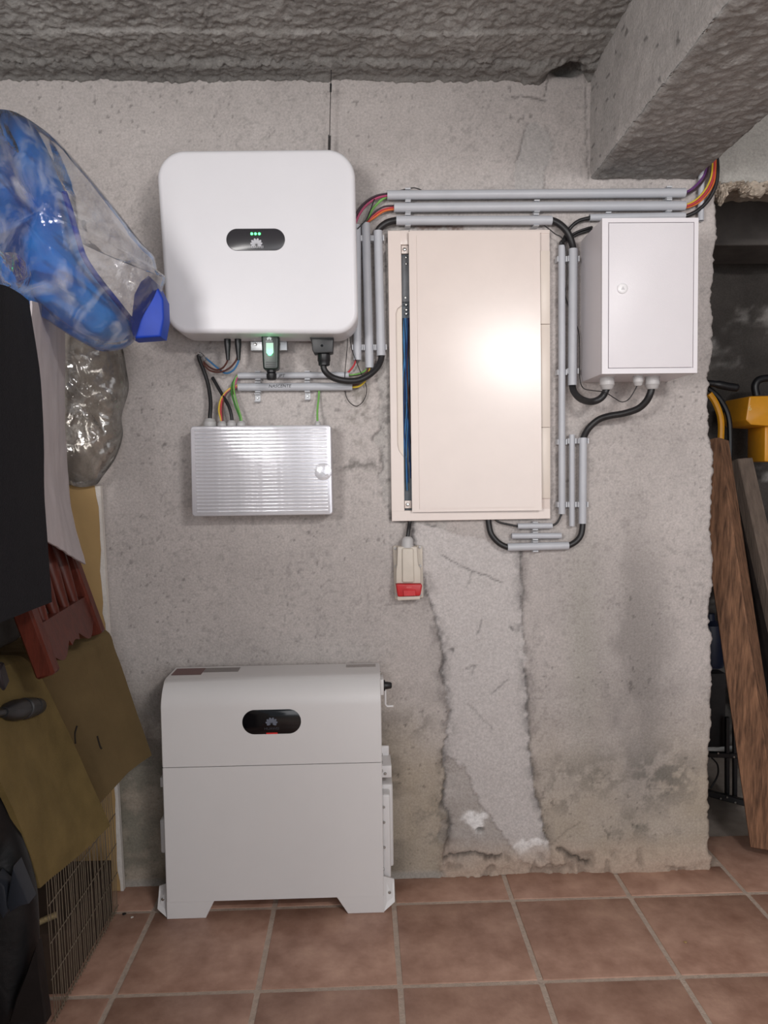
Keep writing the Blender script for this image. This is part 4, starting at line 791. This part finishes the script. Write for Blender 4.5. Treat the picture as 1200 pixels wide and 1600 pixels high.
wire([(317, 568, -.024), (328, 579, -.032), (345, 581, -.045), (360, 574, -.06), (370, 561, -.072), (371, 552, -.074)], 'brown', 'lower brown wire sagging to the right plug under the inverter', .0026)
wire([(321, 559, -.02), (328, 565, -.024), (340, 575, -.03), (352, 583, -.042), (364, 579, -.058), (372, 566, -.07), (374, 554, -.074)], 'blue', 'blue wire sagging to the right plug under the inverter', .0026)
GW_ = 'wires from the short conduits to the junction box'
for k, (c, nm) in enumerate((('yellow', 'yellow'), ('red', 'red'), ('brown', 'brown'))):
    wire([(382, 602+k*2.2, -.02), (372, 602+k*2.4, -.021), (358, 608+k*1.5, -.026), (346+k*2.2, 622, -.035), (342+k*3, 640, -.045), (345+k*1.6, 655, -.05), (346+k*1, 664, -.05)], c, nm+' wire bending from the pen-marked conduit into the second gland', .0026)
wire([(382, 588, -.018), (372, 588, -.018), (364, 598, -.022), (362, 612, -.03), (367, 632, -.042), (375, 653, -.05), (376, 664, -.05)], 'dgreen', 'dark green wire from the upper short conduit into the fourth gland', .0028)
wire([(382, 586, -.019), (372, 586, -.020), (366, 597, -.026), (366, 613, -.033), (371, 633, -.044), (377, 653, -.05), (377.5, 664, -.05)], 'green', 'light green wire from the upper short conduit into the fourth gland')
wire([(382, 589, -.020), (372, 589, -.021), (368, 598, -.024), (366, 610, -.022), (363, 616, -.018)], 'pink', 'pink wire stub at the upper short conduit left end', .0028)
wire([(499, 600, -.012), (498, 620, -.016), (496, 640, -.035), (496, 657, -.05), (496.5, 664, -.05)], 'green', 'single green wire dropping into the rightmost junction box gland', .003)
wire([(558, 552, -.02), (556, 563, -.021), (551, 574, -.022), (541, 584, -.02), (530, 586, -.018)], 'red', 'red wire from the hidden vertical conduit to the short conduit', .0028)
wire([(542, 604, -.022), (551, 605, -.022), (562, 603, -.022), (571, 594, -.022), (577, 576, -.021), (577, 566, -.021)], 'yellow', 'yellow wire bending from the pen-marked conduit right end upward', .003)
wire([(542, 602, -.024), (551, 602, -.024), (560, 599, -.024), (568, 590, -.024), (575, 576, -.023), (575, 566, -.022)], 'brown', 'brown wire bending from the pen-marked conduit right end upward', .0034)
wire([(545, 586, -.012), (560, 584, -.014), (571, 579, -.018), (574, 573, -.02), (574, 562, -.021)], 'green', 'green wire behind the thick cable loop', .0022)
# ================================================================== the pile on the left
# plasterboard leaning on the wall
M_TAN = mat('board_tan', (172, 142, 96), .85, var=.06, vscale=7); M_GYP = mat('gypsum', (214, 208, 202), .95, var=.08, vscale=60, bump=.5)
pb = thing('plasterboard', 'tan plasterboard offcut with torn white edge leaning on the wall', 'board', (P(150, 1385, -.03).x, -.03, 0))
cr = pxz([(70, 757), (156, 759), (192, 1386), (95, 1386)], -.03); cr[2] = (cr[2][0], .001); cr[3] = (cr[3][0], .001)
MB().prism(cr, -.036, -.022).build('panel', M_TAN, pb, False)
rs = np.random.RandomState(5); tz = np.linspace(0, 1, 40); A = Vector((cr[1][0], 0, cr[1][1])); B = Vector((cr[2][0], 0, cr[2][1])); wv = .004+.011*np.clip(fbm(tz*14, tz*0+2, 1, 3, 8)-.3, 0, 1)*1.6
L_ = [A.lerp(B, t)+Vector((-w, 0, 0)) for t, w in zip(tz, wv)]; R_ = [A.lerp(B, t)+Vector((.004, 0, 0)) for t in tz]
mb = MB(); V = []
for l_, r_ in zip(L_, R_): V += [(l_.x, -.0372, l_.z), (r_.x, -.0372, r_.z), (r_.x, -.021, r_.z), (l_.x, -.021, l_.z)]
Fc = [(4*i+a, 4*i+(a+1) % 4, 4*i+4+(a+1) % 4, 4*i+4+a) for i in range(39) for a in range(4)]+[(0, 1, 2, 3), (156, 157, 158, 159)]
mb.add(V, Fc).build('torn_edge', M_GYP, pb, False)
# hanging clear bag
def crumple(seed, amp, f, sharp=1.0):
    def w(x, z, s):
        a = x*1.3+z*.6; b = z*1.1-x*.5; a = a+.10*(fbm(a, b, 3, 2, seed+4)-.5); return amp*((ridged(a, b, f, 3, seed)-.55)*1.3*sharp+(fbm(a, b, f*.6, 3, seed+9)-.5)*1.2)*(1 if s < 0 else .5)
    return w
def crumple2(seed, amp, f):
    w0 = crumple(seed, amp, f)
    def w(x, z, s):
        u = x*.75+z*.66; v = z*.75-x*.66; u = u+.05*fbm(u, v, 5, 2, seed+21); r = 1-np.abs(2*vnoise(u*f*2.4, v*f*.8, seed+13)-1)
        return w0(x, z, s)+amp*.45*(r**4)*(1 if s < 0 else .3)
    return w
o = pillow([(95, 500, -.07), (150, 505, -.06), (186, 530, -.06), (198, 580, -.06), (201, 610, -.06), (190, 650, -.06), (192, 680, -.06), (181, 715, -.06), (160, 745, -.06), (148, 758, -.06), (112, 758, -.06), (92, 720, -.06), (88, 600, -.06)], (140, 630, -.06), .05, .045, 22, 110, crumple2(31, .022, 9)).build('plastic_bag', film('bag_clear', (.36, .34, .32), (.84, .82, .79), .5, .10)); tag(o, 'crumpled clear plastic bag hanging between grey sheet and wall', 'plastic bag')
# chair stored upside down: crest rail at the bottom, seat and legs above
M_WOOD = mat('mahogany', (84, 36, 26), .42, var=.35, vscale=14, stretch=(6, 6, 1), bump=.15, bscale=60, spec=.3)
YN, YF = -.60, -.21; zc0 = .785
def back(y, z): t = (y-YN)/(YF-YN); return Vector((-.655-.04*t-.32*(z-zc0), y, z))
ch = thing('wooden_chair', 'dark red wooden spindle back chair stored upside down', 'chair', back((YN+YF)/2, zc0+.02))
for y in (YN, YF): MB().obox(back(y, zc0+.0), back(y, 1.25), .04, .036, 0, .005, (0, 1, 0)).build('back_post', M_WOOD, ch)
n = 40; V = []
for i in range(n+1):
    t = i/n; y = YN+(YF-YN)*t; w = abs(2*t-1); zl_ = zc0+.018+.022*math.cos(t*math.pi*4)*(.5+.5*w)-(.018 if .42 < t < .58 else 0)+.02*(1-w); zh = zc0+.102
    for dx in (-.011, .011):
        a = back(y, zl_); b = back(y, zh); V += [(a.x+dx, y, zl_), (b.x+dx, y, zh)]
Fc = []
for i in range(n): a = 4*i; Fc += [(a, a+1, a+5, a+4), (a+2, a+6, a+7, a+3), (a, a+4, a+6, a+2), (a+1, a+3, a+7, a+5)]
Fc += [(0, 2, 3, 1), (4*n, 4*n+1, 4*n+3, 4*n+2)]
MB().add(V, Fc).build('crest_rail', M_WOOD, ch)
SP = [(0, .008), (.02, .010), (.05, .012), (.10, .0155), (.17, .0185), (.20, .016), (.215, .011), (.222, .017), (.232, .017), (.240, .011), (.26, .013), (.34, .0155), (.40, .011)]
for k in range(1, 5):
    y = YN+(YF-YN)*k/5; a = back(y, zc0+.09); b = back(y, 1.24); L0 = (b-a).length; MB().lathe([(h*L0/.4, r*1.2) for h, r in SP], a, b-a, 14).build('spindle', M_WOOD, ch)
s0 = back(0, 1.25).x
MB().box(s0-.40, s0+.02, YN-.03, YF+.03, 1.245, 1.285, .01, 2).build('seat', M_WOOD, ch)
for x in (s0-.15, s0-.37):
    for y in (YN+.02, YF-.02): MB().lathe([(0, .018), (.04, .02), (.06, .014), (.075, .02), (.2, .017), (.24, .012)], (x, y, 1.285), (0, 0, 1), 12).build('leg', M_WOOD, ch)
MB().box(-1.08, -.86, -.44, -.235, .782, 1.16, .03, 3).build('folded_blanket', mat('blanket', (58, 56, 54), .95, var=.2, vscale=20, bump=.6, bscale=90), base=(-.93, -.34, .782)); tag(bpy.data.objects['folded_blanket'], 'dark grey folded blanket behind the upside down chair', 'blanket')  # added dark block, stands in for the darkness behind the chair
# grey felt sheet
M_FELT = mat('felt_grey', (186, 178, 180), .95, var=.06, vscale=30, bump=.4, bscale=180, stretch=(1, 1, .3))
rows = [[P(48, 470, -.64), P(75, 480, -.45), P(100, 490, -.25)], [P(55, 600, -.64), P(80, 600, -.45), P(101.5, 600, -.25)], [P(62, 740, -.64), P(84, 740, -.45), P(103, 740, -.25)], [P(68, 800, -.63), P(92, 805, -.45), P(113, 812, -.25)], [P(69, 843, -.63), P(100, 862, -.45), P(131, 882, -.25)]]
o = sheet(rows, 40, 60, .004, amp=.006, freq=5, seed=3).build('felt_sheet', M_FELT); tag(o, 'pale grey felt sheet hanging behind the black foam board', 'sheet')
# black foam board
M_FOAM = mat('foam_black', (27, 26, 30), .85, spec=.2, var=.2, vscale=200, bump=.5, bscale=300)
rows = [[P(-90, 440, -1.02), P(0, 445, -.88), P(39, 470, -.70)], [P(-90, 600, -1.02), P(0, 600, -.88), P(58, 600, -.70)], [P(-90, 780, -1.02), P(0, 780, -.88), P(66, 780, -.70)], [P(-90, 1010, -1.02), P(0, 971, -.88), P(75, 941, -.70)]]
o = sheet(rows, 30, 60, .012, amp=.003, freq=3, seed=4).build('foam_board', M_FOAM); tag(o, 'matte black foam board hanging at the left edge', 'foam board')
# olive foam mats draped over the ledge
M_OLIVE = mat('foam_olive', (104, 88, 52), .88, var=.12, vscale=9, bump=.35, bscale=260, rgb2=(112, 95, 58), spec=.25)
M_OLIVE2 = mat('foam_brown', (94, 78, 52), .88, spec=.25, var=.10, vscale=9, bump=.35, bscale=260)
def at3(px, py, Y): return P(px, py, Y)
rows = [[Vector((-1.15, -.10, .73)), Vector((-1.15, -.22, .74)), Vector((-1.15, -.36, .74))],
        [Vector((-.86, -.11, .765)), Vector((-.88, -.22, .75)), Vector((-.90, -.36, .745))],
        [P(160, 983, -.13), P(115, 1018, -.21), P(50, 1050, -.30)],
        [P(181, 1020, -.13), P(130, 1058, -.20), P(66, 1100, -.28)],
        [P(207, 1095, -.13), P(160, 1135, -.19), P(100, 1185, -.26)],
        [P(236, 1180, -.13), P(200, 1207, -.18), P(138, 1275, -.25)]]
mt = sheet(rows, 44, 80, .010, amp=.006, freq=5, seed=6); bv1 = BVHTree.FromPolygons([Vector(v) for v in mt.v], mt.f); o = mt.build('foam_mat', M_OLIVE2); mat1 = o; tag(o, 'brown foam mat hanging down beside the chair, nearest the wall', 'foam mat', 'foam mats over the ledge')
rows = [[Vector((-1.15, -.40, .765)), Vector((-1.15, -.60, .765)), Vector((-1.15, -.86, .765))],
        [P(0, 1028, -.44), P(-40, 1045, -.60), P(-130, 1080, -.82)],
        [P(42, 1037, -.42), P(5, 1058, -.58), P(-75, 1100, -.82)],
        [P(66, 1070, -.40), P(32, 1098, -.56), P(-45, 1150, -.80)],
        [P(112, 1165, -.36), P(70, 1205, -.52), P(-8, 1215, -.76)],
        [P(150, 1250, -.34), P(105, 1300, -.50), P(30, 1300, -.70)],
        [P(168, 1291, -.335), P(120, 1335, -.47), P(58, 1388, -.66)]]
mt = sheet(rows, 44, 80, .012, amp=.004, freq=4, seed=7); bv2 = BVHTree.FromPolygons([Vector(v) for v in mt.v], mt.f); o = mt.build('foam_mat', M_OLIVE); tag(o, 'olive foam mat draped in front, black tool lying on it', 'foam mat', 'foam mats over the ledge')
def hit(bv, px, py):
    d = (FW*F_PX+RT*(px-600)-UP*(py-800)).normalized(); h = bv.ray_cast(CAM, d); return (h[0], d) if h[0] else (P(px, py, -.5), d)
M_CUT = mat('cut_dark', (36, 28, 20), .9)
for pts in ([(120.5, 1134), (117, 1147), (118, 1162)], [(152, 1150), (156, 1165), (159, 1170)]):
    q_ = [(lambda h: h[0]-h[1]*.0004)(hit(bv1, *p)) for p in pts]; MB().tube(spline(q_, 4), .0022, 6).build('cut', M_CUT, mat1)
# black screwdriver-like tool and small box on the mat
q0, q1 = [(lambda h: h[0]-h[1]*.021)(hit(bv2, *p)) for p in ((4, 1113), (62, 1103))]
tl = thing('hand_tool', 'black hand tool with ribbed grip lying on the olive mat', 'tool', q0)
ax = (q1-q0).normalized(); L0 = (q1-q0).length
MB().lathe([(L0*.02, .010), (L0*.12, .017), (L0*.3, .0215), (L0*.46, .0215), (L0*.47, .0195), (L0*.52, .0195), (L0*.53, .0225), (L0*.74, .0215), (L0*.75, .018), (L0*.80, .018), (L0*.81, .020), (L0*.96, .0175), (L0, .013)], q0, ax, 18).build('grip', M_BLACK, tl)
MB().tube([q0+ax*.003, q0-ax*.05, q0-ax*.12], [.008, .0065, .006], 10).build('shaft', M_BLACK, tl)
q = hit(bv2, 2, 1068)[0]+Vector((-.02, -.012, .012)); o = MB().obox(q+Vector((-.05, 0, -.006)), q+Vector((.028, .012, .004)), .05, .036, .3, .004).build('black_box', mat('box_black', (46, 40, 44), .5, var=.25)); tag(o, 'small black box lying on the olive mat at the left edge', 'box')
# wire mesh panel standing on the floor
M_MESHW = mat('mesh_wire', (128, 116, 100), .5, .3, var=.2, vscale=50)
xm = -.692; ym0, ym1 = -.55, -.135
cg = thing('wire_mesh', 'rusty wire mesh panel standing on the floor under the foam mats', 'wire mesh', (xm, (ym0+ym1)/2, .0))
mb = MB(); ny = 34
for k in range(ny): y = ym0+(ym1-ym0)*k/(ny-1); mb.tube([(xm+random.uniform(-.001, .001), y, .002), (xm+random.uniform(-.003, .003)-.004, y, .2), (xm-.008, y, .36)], .0010, 5)
o = mb.build('upright_wires', M_MESHW, cg); o['kind'] = 'stuff'
for z in (.012, .105, .185, .27, .35): MB().tube([(xm-.001*z, ym0-.01, z), (xm-.001*z, (ym0+ym1)/2, z-.003), (xm-.001*z, ym1+.01, z)], .0013, 6).build('cross_wire', M_MESHW, cg)
MB().box(-1.06, -.703, -.46, -.135, .001, .146, .003).build('flat_box', mat('box_brown', (62, 48, 38), .85, var=.2, vscale=8), base=(-.88, -.3, 0)); tag(bpy.data.objects['flat_box'], 'flat dark brown box on the floor behind the wire mesh', 'box')  # added box, makes the view through the mesh dark
q = P(50, 1462, -.44); q2 = P(90, 1460, -.40); q.z = q2.z = .155
st = MB(); n = 120
pr = []
for k in range(n+1): t = k/n; pr.append(((q2-q).length*t, .0062+.0018*math.sin(k*.75*1.2)))
o = st.lathe(pr, q, q2-q, 12).build('ribbed_hose', mat('hose_cream', (196, 178, 140), .6)); tag(o, 'short cream ribbed hose end behind the wire mesh', 'hose')
# black plastic case at the lower left corner
M_CASE = mat('case_black', (20, 20, 22), .42, var=.25, vscale=20, bump=.3, bscale=60, spec=.3); M_CASE2 = mat('case_panel', (40, 43, 50), .45, var=.1, spec=.3)  # paler fin grey carries the facet's highlight in its colour
def lump(x, z, s): return .006*(ridged(x, z, 9, 3, 71)-.5)
cs = thing('black_case', 'black moulded plastic case standing in the lower left corner', 'case', (P(20, 1600, -.72).x-.03, -.72, 0))
zf = lambda px: (px, 0, 0)
co = [P(-130, 1190, -.72), P(-40, 1178, -.72), P(0, 1206, -.72), P(26, 1280, -.70), P(50, 1360, -.70), P(57, 1395, -.70), P(60, 1440, -.70), P(62, 1500, -.70), P(66, 1560, -.70), P(70, 1600, -.70)]
b_ = P(72, 1690, -.70); co += [Vector((b_.x, -.70, .004)), Vector((b_.x-.1, -.71, .004)), Vector((b_.x-.22, -.72, .004)), Vector((b_.x-.24, -.72, .2))]
cb = pillow(co, (-30, 1440, -.72), .04, .04, 18, 120, lump, .35).build('shell', M_CASE, cs)
V = pxz([(22, 1352), (46, 1411), (34, 1414), (17, 1424), (11, 1410)], -.77); MB().prism(V, -.775, -.74, .004, 2).build('moulded_fin', M_CASE2, cb)
V = pxz([(-8, 1370), (8, 1385), (13, 1425), (4, 1436), (-8, 1410)], -.77); MB().prism(V, -.772, -.74, .004, 2).build('moulded_fin', M_CASE2, cb)
V = pxz([(56, 1476), (40, 1520), (24, 1560), (12, 1600), (72, 1600), (62, 1520)], -.77); MB().prism(V, -.768, -.745, .003, 1).build('lower_flap', mat('case_flap', (30, 25, 24), .6, var=.15, spec=.2), cb)
# blue bundle in a clear bag
M_BLUE = mat('tarp_blue', (10, 122, 232), .45, var=.18, vscale=5, bump=.2, bscale=50, rgb2=(40, 156, 250)); M_BLUE2 = mat('tarp_blue_end', (6, 58, 172), .55, var=.12, vscale=12)
bg = thing('bagged_bundle', 'blue folded bundle inside a large clear plastic bag, top left', 'bag', P(120, 545, -.5))
bn = pillow([(-60, 190, -.75), (0, 182, -.68), (45, 188, -.60), (75, 240, -.56), (103, 305, -.52), (122, 360, -.48), (133, 400, -.46), (165, 450, -.42), (207, 502, -.36), (205, 528, -.36), (150, 535, -.40), (100, 505, -.48), (40, 455, -.58), (0, 432, -.66), (-60, 410, -.74)], (65, 365, -.55), .085, .06, 24, 140, crumple2(51, .016, 7)).build('bundle', M_BLUE, bg)
sm = [P(100, 300, -.58), P(110, 330, -.575), P(120, 365, -.565), P(131, 400, -.545), P(150, 430, -.515), P(180, 468, -.46), P(207, 502, -.40)]
MB().tube(spline(sm, 6), .006, 8).build('seam', M_BLUE2, bn)
pr = [P(212, 462, -.37), P(222, 442, -.37), P(236, 434, -.36), P(248, 446, -.35), P(261, 472, -.35), P(262, 502, -.35), P(257, 530, -.35), P(209, 531, -.37), P(205, 505, -.38)]
MB().prism([(p.x, p.z) for p in pr], -.385, -.33, .006, 3).build('end_flap', M_BLUE2, bg)
pillow([(-90, 180, -.80), (-30, 174, -.76), (0, 176, -.70), (32, 181, -.62), (65, 200, -.57), (92, 222, -.53), (118, 250, -.50), (150, 288, -.46), (185, 332, -.42), (220, 378, -.38), (240, 400, -.36), (247, 425, -.36), (259, 433, -.36), (255, 448, -.36), (247, 470, -.36), (226, 500, -.37), (212, 530, -.38), (190, 546, -.40), (155, 548, -.43), (115, 528, -.48), (70, 498, -.54), (30, 470, -.62), (0, 452, -.70), (-60, 430, -.80)], (100, 360, -.52), .125, .085, 40, 260, crumple2(61, .020, 9), .5).build('clear_bag', film('bag_film', (.80, .82, .86), (.985, .985, .99), .40, .06), bg)
# ================================================================== the store room on the right
M_OLDW = mat('old_wood', (98, 68, 50), .85, var=.45, vscale=9, stretch=(12, 12, .7), bump=.5, bscale=30, rgb2=(132, 96, 72)); M_OLDW2 = mat('old_wood_grey', (112, 98, 88), .88, var=.3, vscale=10, stretch=(7, 7, .8), bump=.6, bscale=40)
def plank(a, b, w, h, roll, m, label):
    o = MB().obox(a, b, w, h, roll, .003).build('plank', m, base=a); tag(o, label, 'plank', 'old planks leaning in the opening'); return o
b1_ = PF(1203, 1322, .03); plank(b1_, P(1110, 690, .30), .088, .088, math.radians(45), M_OLDW, 'long brown weathered beam leaning in the opening, nearest the wall')
plank(Vector((1.52, .25, .02)), P(1157, 718, .50), .07, .045, math.radians(20), M_OLDW2, 'pale plank leaning right of the long brown beam')
plank(Vector((1.50, .42, .02)), P(1140, 745, .66), .06, .10, math.radians(15), mat('old_wood_dark', (84, 80, 80), .9, var=.3, vscale=10, stretch=(7, 7, .8)), 'dark grey plank behind the other two leaning planks')
# yellow tool
M_YEL = mat('tool_yellow', (226, 156, 32), .4, var=.06)
yt = thing('yellow_machine', 'yellow machine with black handle behind the planks', 'machine', P(1195, 700, .70))
a, b = P(1161, 662, .62), P(1240, 618, .62)
yb = MB().prism(rrect([(a.x, a.z+.012), (a.x+.02, a.z-.006), (b.x, a.z-.02), (b.x, b.z), (a.x+.012, b.z-.002)], .008, 4), .60, .78, .006, 2).build('housing', M_YEL, yt)
MB().box(P(1188, 700, .66).x, b.x, .63, .76, P(1188, 722, .66).z, a.z, .008).build('lower_housing', M_YEL, yt)
q = P(1172, 638, .598); textmesh('6', .028, (q.x, .599, q.z-.008)).build('lettering', mat('yellow_mark', (240, 214, 150), .5), yb, False)
MB().tube(spline([P(1182, 618, .66), P(1180, 602, .66), P(1190, 592, .66), P(1225, 590, .66)], 6), .014, 10).build('handle', M_BLACK, yt)
yl_ = thing('yellow_strap', 'yellow bar with black rim just right of the wall edge', 'bar', P(1128, 690, .62))
MB().tube(spline([P(1121, 760, .62), P(1126, 690, .62), P(1126, 655, .62), P(1118, 630, .62), P(1108, 615, .62)], 6), .012, 8).build('bar', M_YEL, yl_)
MB().tube(spline([P(1140, 760, .64), P(1141, 690, .64), P(1138, 650, .64), P(1124, 622, .64), P(1106, 606, .64)], 6), .010, 8).build('rim', M_BLACK, yl_)
MB().tube(spline([P(1098, 598, .60), P(1118, 600, .60), P(1138, 604, .60), P(1153, 606, .60)], 5), [.012]*6+[.015]*9+[.012], 12).build('grip', M_BLACK, yl_)
# black stand on the floor
sd = thing('metal_stand', 'black metal stand with bolted foot on the store room floor', 'stand', PF(1140, 1262, -.01))
yd = PF(1140, 1258, -.01).y; q0 = P(1133, 1150, yd); q1 = P(1152, 1248, yd)
for px in (1136, 1148): a, b = P(px, 1120, yd), P(px, 1250, yd); MB().obox(b, a, .014, .014, 0, .002).build('post', M_BLACK, sd)
a, b = P(1096, 1236, yd-.01), P(1164, 1254, yd-.03); MB().obox(a, b, .022, .022, 0, .003).build('foot', M_BLACK, sd)
a, b = P(1096, 1178, yd), P(1152, 1180, yd); MB().obox(a, b, .018, .02, 0, .003).build('cross_bar', M_BLACK, sd)
for px, py in ((1126, 1248), (1136, 1246), (1149, 1254), (1122, 1177), (1147, 1183)): screw(sd, P(px, py, yd-.035), .9)
MB().tube(spline([P(1112, 1184, yd), P(1121, 1195, yd), P(1121, 1212, yd), P(1110, 1232, yd)], 6), .003, 6).build('cord', M_BLACK, sd)
MB().box(P(1100, 1050, yd+.05).x, P(1131, 1050, yd+.05).x, yd+.03, yd+.09, P(1110, 1165, yd+.05).z, P(1110, 1050, yd+.05).z, .006).build('motor_box', mat('dark_case', (44, 42, 44), .6, var=.2), sd)
o = MB().lathe([(0, .05), (.02, .055), (.12, .055), (.16, .05), (.175, .02), (.2, .018)], P(1108, 1040, .62), (0, 0, 1), 20).build('jerry_can', mat('can_blue', (18, 26, 48), .5, var=.1)); tag(o, 'dark blue canister behind the wall edge', 'canister')
# white rack with wires, red item
rk = thing('wire_rack', 'white rack with thin wires behind the leaning planks', 'rack', P(1215, 1150, .72))
a, b = P(1180, 1150, .75), P(1260, 920, .75); MB().box(a.x, b.x, .75, .78, a.z, b.z, .004).build('panel', mat('rack_white', (176, 170, 160), .6, var=.1), rk)
for py in (972, 1000, 1012, 1040): c0, c1 = P(1180, py, .73), P(1260, py-4, .73); MB().tube([c0, c0.lerp(c1, .5), c1], .0035, 6).build('wire', M_BLACK, rk)
o = MB().prism(rrect(pxz([(1172, 896), (1188, 896), (1188, 932), (1172, 932)], .68), .006, 4), .66, .71, .004, 2).build('red_bottle', mat('item_red', (176, 34, 44), .4)); tag(o, 'small red item glimpsed between the leaning planks', 'bottle')
# ------------------------------------------------------------------ crumbs on the floor
for k, (px, py, r, lb) in enumerate(((194, 1429, .005, 'small black crumb on the floor left of the battery'), (206, 1434, .004, 'pale bead on the floor beside the black crumb'), (1071, 1473, .004, 'tiny beige paint chip on the tiles at the right'))):
    q = PF(px, py, .001); bm = bmesh.new(); bmesh.ops.create_icosphere(bm, subdivisions=2, radius=r); mb = MB()
    for v in bm.verts: v.co = Vector((v.co.x*(1+.3*math.sin(v.co.y*900)), v.co.y, v.co.z*.45))+q+Vector((0, 0, r*.4))
    o = mb.frombm(bm).build('crumb', (M_BLACK, M_GYP, M_TAN)[k]); tag(o, lb, 'debris')
